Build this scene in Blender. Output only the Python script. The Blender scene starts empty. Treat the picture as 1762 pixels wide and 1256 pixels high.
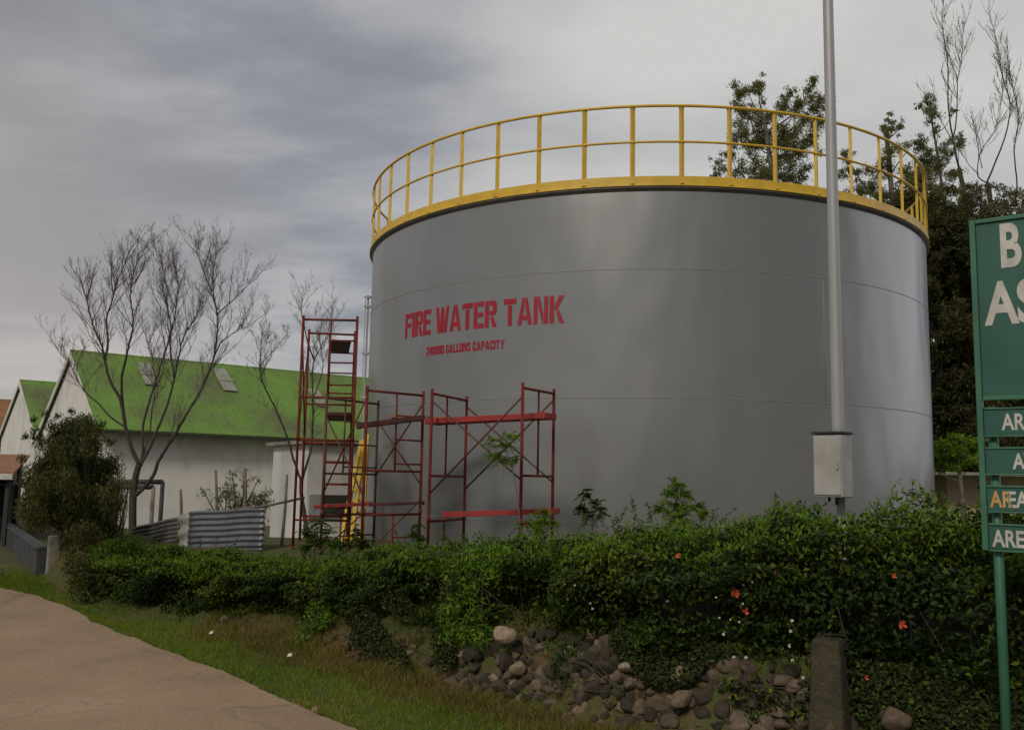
import bpy, math, random
import numpy as np
from mathutils import Vector, Matrix
S = bpy.context.scene
COL = S.collection
rng = np.random.default_rng(7)
random.seed(7)
PI = math.pi

# ------------------------------------------------------------------ camera
FPX, PITCH, ROLL, EYE = 1600.0, 0.12169, 0.01903, 1.6
cd = bpy.data.cameras.new('camera'); cam = bpy.data.objects.new('camera', cd); COL.objects.link(cam)
cd.sensor_width = 36; cd.lens = FPX/1762*36; cd.clip_start = 0.1; cd.clip_end = 3000
fw = Vector((0, math.cos(PITCH), math.sin(PITCH))); u0 = Vector((0, -math.sin(PITCH), math.cos(PITCH))); r0 = Vector((1, 0, 0))
rt = r0*math.cos(ROLL)+u0*math.sin(ROLL); up = u0*math.cos(ROLL)-r0*math.sin(ROLL)
m = Matrix((rt, up, -fw)).transposed().to_4x4(); m.translation = (0, 0, EYE)
cam.matrix_world = m
S.camera = cam

def ray(px, py):
    x, y = (px-881)/FPX, -(py-628)/FPX
    return fw + rt*x + up*y
def at(px, py, Y):
    d = ray(px, py); return Vector((0, 0, EYE)) + d*(Y/d.y)
def onz(px, py, z=0.0):
    d = ray(px, py); return Vector((0, 0, EYE)) + d*((z-EYE)/d.z)

# ------------------------------------------------------------------ world, sun, exposure
SUN_EL, SUN_AZ = math.radians(38), math.radians(205)      # azimuth from +Y, clockwise
w = bpy.data.worlds.new('World'); S.world = w; w.use_nodes = True
nt = w.node_tree; nt.nodes.clear()
def N(t, typ, **k):
    n = t.nodes.new(typ)
    for a, b in k.items(): setattr(n, a, b)
    return n
def L(t, a, b): t.links.new(a, b)
def MATH(t, op, a, b=None, clamp=False):
    n = N(t, 'ShaderNodeMath', operation=op, use_clamp=clamp)
    for i, v in enumerate((a, b)):
        if v is None: continue
        if isinstance(v, (int, float)): n.inputs[i].default_value = v
        else: L(t, v, n.inputs[i])
    return n.outputs[0]
def RAMP(t, fac, stops, interp='LINEAR'):
    n = N(t, 'ShaderNodeValToRGB'); n.color_ramp.interpolation = interp
    while len(n.color_ramp.elements) < len(stops): n.color_ramp.elements.new(0.5)
    for e, (p, c) in zip(n.color_ramp.elements, stops):
        e.position = p; e.color = (*c, 1) if len(c) == 3 else c
    L(t, fac, n.inputs[0]); return n.outputs[0]
def MIX(t, fac, a, b, typ='MIX'):
    n = N(t, 'ShaderNodeMix', data_type='RGBA', blend_type=typ)
    for i, v in ((0, fac), (6, a), (7, b)):
        if isinstance(v, (int, float)): n.inputs[i].default_value = v
        elif isinstance(v, tuple): n.inputs[i].default_value = (*v, 1)
        else: L(t, v, n.inputs[i])
    return n.outputs[2]

sky = N(nt, 'ShaderNodeTexSky', sky_type='NISHITA', sun_disc=False, sun_elevation=SUN_EL, sun_rotation=SUN_AZ)
bg1 = N(nt, 'ShaderNodeBackground'); bg1.inputs[1].default_value = 0.08; L(nt, sky.outputs[0], bg1.inputs[0])
tc = N(nt, 'ShaderNodeTexCoord'); sep = N(nt, 'ShaderNodeSeparateXYZ'); L(nt, tc.outputs['Generated'], sep.inputs[0])
zc = MATH(nt, 'ADD', MATH(nt, 'MAXIMUM', sep.outputs[2], 0.0), 0.16)
px_ = MATH(nt, 'DIVIDE', sep.outputs[0], zc); py_ = MATH(nt, 'DIVIDE', sep.outputs[1], zc)
cmb = N(nt, 'ShaderNodeCombineXYZ'); L(nt, px_, cmb.inputs[0]); L(nt, py_, cmb.inputs[1])
mp = N(nt, 'ShaderNodeMapping'); mp.inputs['Rotation'].default_value = (0, 0, math.radians(-14)); mp.inputs['Scale'].default_value = (0.55, 0.80, 1)
mp.inputs['Location'].default_value = (1.3, 3.05, 0); L(nt, cmb.outputs[0], mp.inputs[0])
n1 = N(nt, 'ShaderNodeTexNoise'); n1.inputs['Scale'].default_value = 1.5; n1.inputs['Detail'].default_value = 8; n1.inputs['Roughness'].default_value = 0.52; n1.inputs['Distortion'].default_value = 0.15
L(nt, mp.outputs[0], n1.inputs[0])
n2 = N(nt, 'ShaderNodeTexNoise'); n2.inputs['Scale'].default_value = 2.6; n2.inputs['Detail'].default_value = 7; n2.inputs['Roughness'].default_value = 0.6
L(nt, mp.outputs[0], n2.inputs[0])
nn = MATH(nt, 'ADD', MATH(nt, 'MULTIPLY', n1.outputs[0], 0.78), MATH(nt, 'MULTIPLY', n2.outputs[0], 0.22))
# broad brightening of the deck: a thin part of the cloud ahead and to the right, a duller part overhead
g1 = N(nt, 'ShaderNodeVectorMath', operation='DOT_PRODUCT'); L(nt, tc.outputs['Generated'], g1.inputs[0]); g1.inputs[1].default_value = Vector((0.30, 0.90, 0.30)).normalized()
glow = N(nt, 'ShaderNodeMapRange', interpolation_type='SMOOTHSTEP'); L(nt, g1.outputs['Value'], glow.inputs[0])
glow.inputs[1].default_value = 0.90; glow.inputs[2].default_value = 1.0; glow.inputs[3].default_value = 0.0; glow.inputs[4].default_value = 0.15
g8 = N(nt, 'ShaderNodeVectorMath', operation='DOT_PRODUCT'); L(nt, tc.outputs['Generated'], g8.inputs[0]); g8.inputs[1].default_value = Vector((-0.38, 0.82, 0.50)).normalized()
g9 = N(nt, 'ShaderNodeMapRange', interpolation_type='SMOOTHSTEP'); L(nt, g8.outputs['Value'], g9.inputs[0]); g9.inputs[1].default_value = 0.86; g9.inputs[2].default_value = 1.0; g9.inputs[3].default_value = 0.0; g9.inputs[4].default_value = -0.045
nn2 = MATH(nt, 'ADD', MATH(nt, 'ADD', nn, glow.outputs[0]), g9.outputs[0])
ccol = RAMP(nt, nn2, [(0.37, (0.175, 0.185, 0.215)), (0.45, (0.235, 0.245, 0.268)), (0.51, (0.32, 0.325, 0.345)), (0.58, (0.41, 0.41, 0.405)), (0.72, (0.52, 0.52, 0.50))])
# unseen sky lobes added for the tank's reflections: dull behind, bright low east
g3 = N(nt, 'ShaderNodeMapRange', interpolation_type='SMOOTHSTEP'); L(nt, sep.outputs[1], g3.inputs[0]); g3.inputs[1].default_value = -0.55; g3.inputs[2].default_value = 0.35; g3.inputs[3].default_value = 0.85; g3.inputs[4].default_value = 1.0
g4 = N(nt, 'ShaderNodeVectorMath', operation='DOT_PRODUCT'); L(nt, tc.outputs['Generated'], g4.inputs[0]); g4.inputs[1].default_value = Vector((0.96, 0.22, 0.16)).normalized()
g5 = N(nt, 'ShaderNodeMapRange', interpolation_type='SMOOTHSTEP'); L(nt, g4.outputs['Value'], g5.inputs[0]); g5.inputs[1].default_value = 0.86; g5.inputs[2].default_value = 0.985; g5.inputs[3].default_value = 0.0; g5.inputs[4].default_value = 1.5
g6 = N(nt, 'ShaderNodeVectorMath', operation='DOT_PRODUCT'); L(nt, tc.outputs['Generated'], g6.inputs[0]); g6.inputs[1].default_value = Vector((0.72, -0.62, 0.18)).normalized()
g7 = N(nt, 'ShaderNodeMapRange', interpolation_type='SMOOTHSTEP'); L(nt, g6.outputs['Value'], g7.inputs[0]); g7.inputs[1].default_value = 0.70; g7.inputs[2].default_value = 0.97; g7.inputs[3].default_value = 0.0; g7.inputs[4].default_value = -0.42
ccol = MIX(nt, 1.0, ccol, MATH(nt, 'ADD', MATH(nt, 'ADD', g3.outputs[0], g7.outputs[0]), g5.outputs[0]), 'MULTIPLY')
# warm low band towards the left horizon
g2 = N(nt, 'ShaderNodeVectorMath', operation='DOT_PRODUCT'); L(nt, tc.outputs['Generated'], g2.inputs[0]); g2.inputs[1].default_value = Vector((-0.62, 0.78, 0.02)).normalized()
wr = N(nt, 'ShaderNodeMapRange', interpolation_type='SMOOTHSTEP'); L(nt, g2.outputs['Value'], wr.inputs[0])
wr.inputs[1].default_value = 0.86; wr.inputs[2].default_value = 1.0; wr.inputs[3].default_value = 0.0; wr.inputs[4].default_value = 0.65
ccol = MIX(nt, wr.outputs[0], ccol, MIX(nt, nn, (0.32, 0.295, 0.29), (0.54, 0.475, 0.43)))
bg2 = N(nt, 'ShaderNodeBackground'); L(nt, ccol, bg2.inputs[0]); bg2.inputs[1].default_value = 1.0
ms = N(nt, 'ShaderNodeMixShader'); ms.inputs[0].default_value = 0.96; L(nt, bg1.outputs[0], ms.inputs[1]); L(nt, bg2.outputs[0], ms.inputs[2])
wo = N(nt, 'ShaderNodeOutputWorld'); L(nt, ms.outputs[0], wo.inputs[0])

sd = bpy.data.lights.new('sun', 'SUN'); sd.energy = 1.25; sd.angle = math.radians(12); sd.color = (1.0, 0.90, 0.76)
sun = bpy.data.objects.new('sun', sd); COL.objects.link(sun)
sv = Vector((math.sin(SUN_AZ)*math.cos(SUN_EL), math.cos(SUN_AZ)*math.cos(SUN_EL), math.sin(SUN_EL)))
sun.rotation_euler = (-sv).to_track_quat('-Z', 'Y').to_euler()
vs = S.view_settings; vs.view_transform = 'Standard'; vs.look = 'None'; vs.exposure = 0.25; vs.gamma = 1; vs.use_curve_mapping = False

# ------------------------------------------------------------------ helpers
def mat(name, c1, c2=None, scale=5, rough=0.7, metal=0.0, bump=0.0, bscale=None, detail=5, stops=None, rvar=0.0, stretch=None, spec=0.5, obj=True):
    mt = bpy.data.materials.new(name); mt.use_nodes = True; t = mt.node_tree
    b = t.nodes['Principled BSDF']; b.inputs['Roughness'].default_value = rough; b.inputs['Metallic'].default_value = metal
    b.inputs['Specular IOR Level'].default_value = spec
    if c2 is None: c2 = tuple(x*0.82 for x in c1)
    tcn = N(t, 'ShaderNodeTexCoord'); src = tcn.outputs['Object']
    if stretch:
        mpn = N(t, 'ShaderNodeMapping'); mpn.inputs['Scale'].default_value = stretch; L(t, src, mpn.inputs[0]); src = mpn.outputs[0]
    no = N(t, 'ShaderNodeTexNoise'); no.inputs['Scale'].default_value = scale; no.inputs['Detail'].default_value = detail; no.inputs['Roughness'].default_value = 0.6
    L(t, src, no.inputs[0])
    col = RAMP(t, no.outputs[0], stops or [(0.35, c1), (0.65, c2)])
    L(t, col, b.inputs['Base Color'])
    if rvar:
        L(t, MATH(t, 'ADD', MATH(t, 'MULTIPLY', no.outputs[0], rvar), rough-rvar/2), b.inputs['Roughness'])
    if bump:
        nb = N(t, 'ShaderNodeTexNoise'); nb.inputs['Scale'].default_value = bscale or scale*4; nb.inputs['Detail'].default_value = 6
        L(t, src, nb.inputs[0])
        bp = N(t, 'ShaderNodeBump'); bp.inputs['Strength'].default_value = bump; bp.inputs['Distance'].default_value = 0.02
        L(t, nb.outputs[0], bp.inputs['Height']); L(t, bp.outputs[0], b.inputs['Normal'])
    return mt

def leafmat(name, stops, trans=0.25, rough=0.5):
    mt = bpy.data.materials.new(name); mt.use_nodes = True; t = mt.node_tree
    b = t.nodes['Principled BSDF']; b.inputs['Roughness'].default_value = rough; b.inputs['Specular IOR Level'].default_value = 0.18
    a = N(t, 'ShaderNodeAttribute', attribute_name='rnd')
    c = RAMP(t, a.outputs['Fac'], stops)
    L(t, c, b.inputs['Base Color'])
    tr = N(t, 'ShaderNodeBsdfTranslucent'); L(t, MIX(t, 1.0, c, (1.3, 1.4, 0.5), 'MULTIPLY'), tr.inputs[0])
    mx = N(t, 'ShaderNodeMixShader'); mx.inputs[0].default_value = trans
    L(t, b.outputs[0], mx.inputs[1]); L(t, tr.outputs[0], mx.inputs[2])
    L(t, mx.outputs[0], t.nodes['Material Output'].inputs[0])
    return mt

class MB:
    def __init__(s): s.v = []; s.f = []
    def add(s, vs, fs):
        o = len(s.v); s.v += [tuple(v) for v in vs]; s.f += [tuple(i+o for i in f) for f in fs]; return s
    def box(s, c, size, R=None, taper=None):
        hx, hy, hz = size[0]/2, size[1]/2, size[2]/2; vs = []
        for z in (-1, 1):
            k = 1 if (z < 0 or not taper) else taper
            for x, y in ((-1, -1), (1, -1), (1, 1), (-1, 1)):
                p = Vector((x*hx*k, y*hy*k, z*hz))
                if R is not None: p = R @ p
                vs.append(p+Vector(c))
        return s.add(vs, [(3, 2, 1, 0), (4, 5, 6, 7), (0, 1, 5, 4), (1, 2, 6, 5), (2, 3, 7, 6), (3, 0, 4, 7)])
    def tube(s, pts, rad, n=8, cap=True):
        pts = [Vector(p) for p in pts]
        if not hasattr(rad, '__len__'): rad = [rad]*len(pts)
        o = len(s.v); a = None
        for i, p in enumerate(pts):
            if i == 0: d = pts[1]-p
            elif i == len(pts)-1: d = p-pts[-2]
            else: d = pts[i+1]-pts[i-1]
            d.normalize()
            if a is None:
                a = d.orthogonal().normalized()
            else:
                a = (a-d*a.dot(d))
                a = a.normalized() if a.length > 1e-6 else d.orthogonal().normalized()
            b = d.cross(a)
            for k in range(n):
                t = 2*PI*k/n
                q = p+(a*math.cos(t)+b*math.sin(t))*rad[i]
                s.v.append((q.x, q.y, q.z))
        for i in range(len(pts)-1):
            for k in range(n):
                k2 = (k+1) % n
                s.f.append((o+i*n+k, o+i*n+k2, o+(i+1)*n+k2, o+(i+1)*n+k))
        if cap:
            s.f.append(tuple(o+k for k in range(n))[::-1]); e = o+(len(pts)-1)*n
            s.f.append(tuple(e+k for k in range(n)))
        return s
    def prism(s, poly, d):            # extrude polygon (list of Vectors) by vector d
        n = len(poly); vs = [Vector(p) for p in poly]+[Vector(p)+Vector(d) for p in poly]
        return s.add(vs, [tuple(range(n))[::-1], tuple(range(n, 2*n))]+[(i, (i+1) % n, n+(i+1) % n, n+i) for i in range(n)])
    def build(s, name, material, parent=None, smooth=False, bevel=0):
        me = bpy.data.meshes.new(name); me.from_pydata(s.v, [], s.f); me.update()
        me.materials.append(material)
        if smooth: me.polygons.foreach_set('use_smooth', [True]*len(me.polygons))
        o = bpy.data.objects.new(name, me); COL.objects.link(o)
        if parent: o.parent = parent; o.matrix_parent_inverse = Matrix.Translation(-Vector(parent.location))
        if bevel:
            bm = o.modifiers.new('bevel', 'BEVEL'); bm.width = bevel; bm.segments = 2; bm.limit_method = 'ANGLE'
        return o
def tag(o, label=None, cat=None, group=None, kind=None):
    if label: o['label'] = label
    if cat: o['category'] = cat
    if group: o['group'] = group
    if kind: o['kind'] = kind
    return o
def thing(name, loc, label, cat, group=None):
    o = bpy.data.objects.new(name, None); COL.objects.link(o); o.location = loc; o.empty_display_size = 0.2
    return tag(o, label, cat, group)

def wav(P, seed, f, n=6):            # smooth pseudo noise in about -1..1 for an array of points
    r = np.random.default_rng(seed); out = np.zeros(len(P))
    for i in range(n):
        k = r.normal(size=P.shape[1]); k *= f*(0.6+1.6*i/n)/np.linalg.norm(k)
        out += np.sin(P@k+r.uniform(0, 6.28))
    return out/n*1.5

def leaves_mesh(name, P, Nrm, ln, wd, material, parent=None, droop=0.0, fold=True, rnd=None):
    """one diamond-folded leaf (two triangles) per point; P centres, Nrm facing vectors"""
    n = len(P); ln = np.broadcast_to(ln, (n,)); wd = np.broadcast_to(wd, (n,))
    t = rng.normal(size=(n, 3)); t[:, 2] -= droop
    nr = Nrm/np.maximum(np.linalg.norm(Nrm, axis=1, keepdims=True), 1e-6)
    t -= nr*np.sum(t*nr, axis=1, keepdims=True); t /= np.maximum(np.linalg.norm(t, axis=1, keepdims=True), 1e-6)
    b = np.cross(nr, t)
    L_ = ln[:, None]/2; W_ = wd[:, None]/2
    V = np.empty((n, 4, 3))
    V[:, 0] = P-t*L_-nr*W_*0.3; V[:, 1] = P+b*W_+nr*W_*0.35; V[:, 2] = P+t*L_-nr*W_*0.5; V[:, 3] = P-b*W_+nr*W_*0.35
    me = bpy.data.meshes.new(name)
    me.vertices.add(4*n); me.vertices.foreach_set('co', V.reshape(-1))
    idx = np.arange(n)[:, None]*4+np.array([0, 1, 2, 0, 2, 3])[None]
    me.loops.add(6*n); me.loops.foreach_set('vertex_index', idx.reshape(-1).astype(np.int32))
    me.polygons.add(2*n); me.polygons.foreach_set('loop_start', np.arange(0, 6*n, 3).astype(np.int32))
    try: me.polygons.foreach_set('loop_total', np.full(2*n, 3, dtype=np.int32))
    except Exception: pass
    me.update(calc_edges=True)
    if rnd is None: rnd = rng.random(n)
    at_ = me.attributes.new('rnd', 'FLOAT', 'POINT'); at_.data.foreach_set('value', np.repeat(np.clip(rnd, 0, 1), 4).astype(np.float32))
    me.materials.append(material)
    o = bpy.data.objects.new(name, me); COL.objects.link(o)
    if parent: o.parent = parent; o.matrix_parent_inverse = Matrix.Translation(-Vector(parent.location))
    return o

# ------------------------------------------------------------------ materials
M = {}
M['bark'] = mat('bark', (0.040, 0.032, 0.025), (0.08, 0.066, 0.052), 18, 0.9, bump=0.6)
M['bark_pale'] = mat('pale bark', (0.10, 0.085, 0.07), (0.20, 0.175, 0.15), 10, 0.85, bump=0.5)
M['twig'] = mat('twig', (0.10, 0.085, 0.075), (0.16, 0.14, 0.12), 10, 0.9)
M['scaf'] = mat('red scaffold paint', (0.18, 0.025, 0.018), (0.11, 0.022, 0.016), 9, 0.65, bump=0.15, spec=0.2,
                stops=[(0.30, (0.075, 0.028, 0.016)), (0.42, (0.14, 0.02, 0.014)), (0.62, (0.18, 0.026, 0.018)), (0.74, (0.11, 0.045, 0.022))])
M['scaf_worn'] = mat('worn scaffold paint', (0.07, 0.024, 0.02), (0.12, 0.035, 0.024), 9, 0.6, bump=0.15)
M['plank'] = mat('red plank', (0.38, 0.03, 0.028), (0.25, 0.03, 0.025), 6, 0.7, bump=0.3)
M['plank_dark'] = mat('maroon plank', (0.10, 0.022, 0.022), (0.065, 0.02, 0.02), 6, 0.7, bump=0.3)
M['plank_wood'] = mat('bare plank', (0.36, 0.20, 0.12), (0.25, 0.12, 0.07), 6, 0.8, bump=0.3)
M['yellow'] = mat('yellow rail paint', (0.76, 0.50, 0.05), (0.62, 0.39, 0.04), 5, 0.45, bump=0.08)
M['seam'] = mat('painted weld', (0.36, 0.36, 0.35), (0.31, 0.31, 0.30), 9, 0.5, metal=0.3)
M['curb'] = mat('rim paint', (0.14, 0.13, 0.12), (0.09, 0.085, 0.08), 8, 0.6)
M['dark'] = mat('dark metal and shade', (0.03, 0.03, 0.03), (0.05, 0.05, 0.045), 8, 0.7)
M['galv'] = mat('galvanised pole', (0.44, 0.44, 0.45), (0.33, 0.33, 0.33), 3, 0.45, metal=0.15, bump=0.05, rvar=0.2, stretch=(1, 1, 0.15))
M['boxpaint'] = mat('box paint', (0.46, 0.45, 0.43), (0.34, 0.33, 0.31), 6, 0.5, bump=0.05, rvar=0.2)
M['concrete'] = mat('weathered concrete', (0.30, 0.28, 0.25), (0.17, 0.155, 0.13), 7, 0.9, bump=0.4)
M['wallgrey'] = mat('grey low wall', (0.065, 0.07, 0.078), (0.04, 0.04, 0.04), 3, 0.9, bump=0.4)
M['mossy'] = mat('mossy concrete', (0.075, 0.060, 0.036), (0.038, 0.036, 0.018), 9, 0.95, bump=0.8)
M['white'] = mat('off-white letters', (0.62, 0.60, 0.56), (0.46, 0.44, 0.40), 12, 0.6)
M['orange'] = mat('faded orange letter', (0.55, 0.27, 0.07), (0.52, 0.40, 0.18), 12, 0.6)
M['sign'] = mat('green sign board', (0.020, 0.085, 0.062), (0.028, 0.115, 0.085), 2.5, 0.45, bump=0.03, rvar=0.2)
M['signframe'] = mat('green sign frame', (0.035, 0.125, 0.075), (0.05, 0.17, 0.105), 5, 0.5, bump=0.05)
M['letter_red'] = mat('stencil red paint', (0.40, 0.012, 0.035), (0.30, 0.010, 0.028), 9, 0.6)
M['redflower'] = mat('red petals', (0.55, 0.06, 0.03), (0.6, 0.12, 0.06), 9, 0.6)
M['litter'] = mat('white paper', (0.7, 0.7, 0.66), (0.6, 0.6, 0.56), 9, 0.7)
M['rust'] = mat('rusty roofing', (0.32, 0.15, 0.06), (0.20, 0.10, 0.05), 3, 0.8, bump=0.2)

def wallmat(name, base, stain):
    mt = bpy.data.materials.new(name); mt.use_nodes = True; t = mt.node_tree; b = t.nodes['Principled BSDF']; b.inputs['Roughness'].default_value = 0.85
    tcn = N(t, 'ShaderNodeTexCoord'); a = N(t, 'ShaderNodeTexNoise'); a.inputs['Scale'].default_value = 0.7; a.inputs['Detail'].default_value = 8; a.inputs['Roughness'].default_value = 0.65
    L(t, tcn.outputs['Object'], a.inputs[0])
    mpn = N(t, 'ShaderNodeMapping'); mpn.inputs['Scale'].default_value = (1.2, 1.2, 0.5); L(t, tcn.outputs['Object'], mpn.inputs[0])
    c = N(t, 'ShaderNodeTexNoise'); c.inputs['Scale'].default_value = 2.0; c.inputs['Detail'].default_value = 6; L(t, mpn.outputs[0], c.inputs[0])
    f = RAMP(t, MATH(t, 'MULTIPLY', a.outputs[0], c.outputs[0]), [(0.20, (0, 0, 0)), (0.42, (1, 1, 1))])
    L(t, MIX(t, f, base, stain), b.inputs['Base Color']); return mt
M['wall'] = wallmat('limewashed wall', (0.84, 0.80, 0.75), (0.66, 0.60, 0.53))
M['gable'] = wallmat('gable wall', (0.74, 0.72, 0.70), (0.54, 0.51, 0.47))
M['cream'] = wallmat('cream wall', (0.58, 0.46, 0.33), (0.42, 0.31, 0.21))
M['annex'] = wallmat('annex wall', (0.80, 0.78, 0.76), (0.62, 0.58, 0.54))

def ribs(t, b, tcn):
    mpn = N(t, 'ShaderNodeMapping'); mpn.inputs['Rotation'].default_value = (0, 0, -math.atan2(0.632, 0.775)); L(t, tcn.outputs['Object'], mpn.inputs[0])
    wv_ = N(t, 'ShaderNodeTexWave', bands_direction='X'); wv_.inputs['Scale'].default_value = 1.6; wv_.inputs['Distortion'].default_value = 0.0; L(t, mpn.outputs[0], wv_.inputs[0])
    bp = N(t, 'ShaderNodeBump'); bp.inputs['Strength'].default_value = 0.22; bp.inputs['Distance'].default_value = 0.03; L(t, wv_.outputs[0], bp.inputs['Height']); L(t, bp.outputs[0], b.inputs['Normal'])
def roofmat():
    mt = bpy.data.materials.new('green roofing'); mt.use_nodes = True; t = mt.node_tree; b = t.nodes['Principled BSDF']; b.inputs['Roughness'].default_value = 0.7
    tcn = N(t, 'ShaderNodeTexCoord'); ribs(t, b, tcn)
    a = N(t, 'ShaderNodeTexNoise'); a.inputs['Scale'].default_value = 0.45; a.inputs['Detail'].default_value = 8; a.inputs['Roughness'].default_value = 0.6; L(t, tcn.outputs['Object'], a.inputs[0])
    c = N(t, 'ShaderNodeTexNoise'); c.inputs['Scale'].default_value = 7; c.inputs['Detail'].default_value = 4; L(t, tcn.outputs['Object'], c.inputs[0])
    v = MATH(t, 'ADD', MATH(t, 'MULTIPLY', a.outputs[0], 0.75), MATH(t, 'MULTIPLY', c.outputs[0], 0.25))
    L(t, RAMP(t, v, [(0.34, (0.105, 0.10, 0.045)), (0.42, (0.12, 0.17, 0.045)), (0.53, (0.135, 0.25, 0.035)), (0.68, (0.165, 0.32, 0.038))]), b.inputs['Base Color'])
    return mt
M['roof'] = roofmat()
M['skylight'] = mat('pale roof sheet', (0.34, 0.33, 0.27), (0.22, 0.22, 0.16), 3, 0.5)
M['corr'] = mat('galvanised corrugated sheet', (0.20, 0.215, 0.245), (0.11, 0.115, 0.13), 2.2, 0.42, metal=0.5, bump=0.05, rvar=0.25)
M['corr_old'] = mat('dull corrugated sheet', (0.17, 0.165, 0.155), (0.10, 0.095, 0.085), 2.5, 0.7, metal=0.2, bump=0.1)
M['pale_sheet'] = mat('pale crumpled sheet', (0.36, 0.36, 0.33), (0.24, 0.23, 0.2), 6, 0.6, bump=0.5)
M['stone'] = None

# tank steel: aluminium-grey semi gloss paint, slightly uneven plates
def tankmat():
    mt = bpy.data.materials.new('grey tank paint'); mt.use_nodes = True; t = mt.node_tree; b = t.nodes['Principled BSDF']
    b.inputs['Metallic'].default_value = 0.5
    tcn = N(t, 'ShaderNodeTexCoord')
    mpn = N(t, 'ShaderNodeMapping'); mpn.inputs['Scale'].default_value = (1, 1, 0.22); L(t, tcn.outputs['Object'], mpn.inputs[0])
    a = N(t, 'ShaderNodeTexNoise'); a.inputs['Scale'].default_value = 0.9; a.inputs['Detail'].default_value = 5; L(t, mpn.outputs[0], a.inputs[0])
    c = N(t, 'ShaderNodeTexNoise'); c.inputs['Scale'].default_value = 1.3; c.inputs['Detail'].default_value = 7; c.inputs['Roughness'].default_value = 0.65; L(t, tcn.outputs['Object'], c.inputs[0])
    L(t, RAMP(t, c.outputs[0], [(0.28, (0.268, 0.278, 0.282)), (0.42, (0.288, 0.296, 0.298)), (0.55, (0.294, 0.298, 0.298)), (0.72, (0.312, 0.310, 0.306))]), b.inputs['Base Color'])
    L(t, MATH(t, 'ADD', MATH(t, 'MULTIPLY', a.outputs[0], 0.14), 0.25), b.inputs['Roughness'])
    mp2 = N(t, 'ShaderNodeMapping'); mp2.inputs['Scale'].default_value = (1, 1, 0.45); L(t, tcn.outputs['Object'], mp2.inputs[0])
    d = N(t, 'ShaderNodeTexNoise'); d.inputs['Scale'].default_value = 0.8; d.inputs['Detail'].default_value = 2; L(t, mp2.outputs[0], d.inputs[0])
    bp = N(t, 'ShaderNodeBump'); bp.inputs['Strength'].default_value = 0.5; bp.inputs['Distance'].default_value = 0.15; L(t, d.outputs[0], bp.inputs['Height'])
    L(t, bp.outputs[0], b.inputs['Normal'])
    return mt
M['tank'] = tankmat()

M['leaf_hedge'] = leafmat('hedge leaves', [(0.0, (0.006, 0.016, 0.003)), (0.45, (0.020, 0.042, 0.004)), (0.75, (0.066, 0.096, 0.006)), (0.95, (0.19, 0.22, 0.012)), (1.0, (0.24, 0.24, 0.05))], 0.2, 0.5)
M['leaf_vine'] = leafmat('vine leaves', [(0.0, (0.03, 0.075, 0.008)), (0.6, (0.06, 0.125, 0.010)), (1.0, (0.12, 0.19, 0.02))], 0.3)
M['leaf_fern'] = leafmat('fern leaves', [(0.0, (0.05, 0.12, 0.008)), (0.6, (0.095, 0.19, 0.012)), (1.0, (0.19, 0.29, 0.025))], 0.3)
M['leaf_cover_shaded'] = leafmat('shade-toned cover leaves', [(0.0, (0.012, 0.016, 0.005)), (0.5, (0.022, 0.036, 0.007)), (0.85, (0.045, 0.065, 0.010)), (1.0, (0.10, 0.12, 0.02))], 0.15, .7)  # shade below the hedge is put into this dark leaf colour
M['leaf_bright'] = leafmat('young leaves', [(0.0, (0.09, 0.18, 0.015)), (0.6, (0.16, 0.26, 0.025)), (1.0, (0.27, 0.35, 0.05))], 0.4)
M['leaf_dull'] = leafmat('olive shrub leaves', [(0.0, (0.07, 0.065, 0.03)), (0.5, (0.12, 0.115, 0.05)), (1.0, (0.22, 0.20, 0.09))], 0.25)
M['leaf_dark'] = leafmat('dark shrub leaves', [(0.0, (0.036, 0.044, 0.014)), (0.6, (0.078, 0.086, 0.024)), (0.9, (0.14, 0.135, 0.04)), (1.0, (0.22, 0.16, 0.08))], 0.2)
M['leaf_euc'] = leafmat('eucalyptus leaves', [(0.0, (0.11, 0.12, 0.065)), (0.5, (0.18, 0.185, 0.085)), (0.85, (0.25, 0.215, 0.09)), (1.0, (0.33, 0.24, 0.11))], 0.5)
M['leaf_forest'] = leafmat('evergreen leaves', [(0.0, (0.028, 0.030, 0.012)), (0.6, (0.065, 0.064, 0.022)), (1.0, (0.14, 0.12, 0.04))], 0.3)
M['leaf_dry'] = leafmat('dry stems', [(0.0, (0.10, 0.06, 0.03)), (0.5, (0.17, 0.11, 0.05)), (1.0, (0.26, 0.19, 0.09))], 0.2)
M['grass'] = leafmat('grass blades', [(0.0, (0.075, 0.135, 0.008)), (0.5, (0.145, 0.225, 0.014)), (0.75, (0.22, 0.25, 0.020)), (0.9, (0.27, 0.22, 0.03)), (1.0, (0.33, 0.24, 0.08))], 0.3)
M['grass_dry'] = leafmat('dry grass blades', [(0.0, (0.10, 0.085, 0.02)), (0.5, (0.15, 0.105, 0.03)), (1.0, (0.24, 0.17, 0.07))], 0.25)

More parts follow.
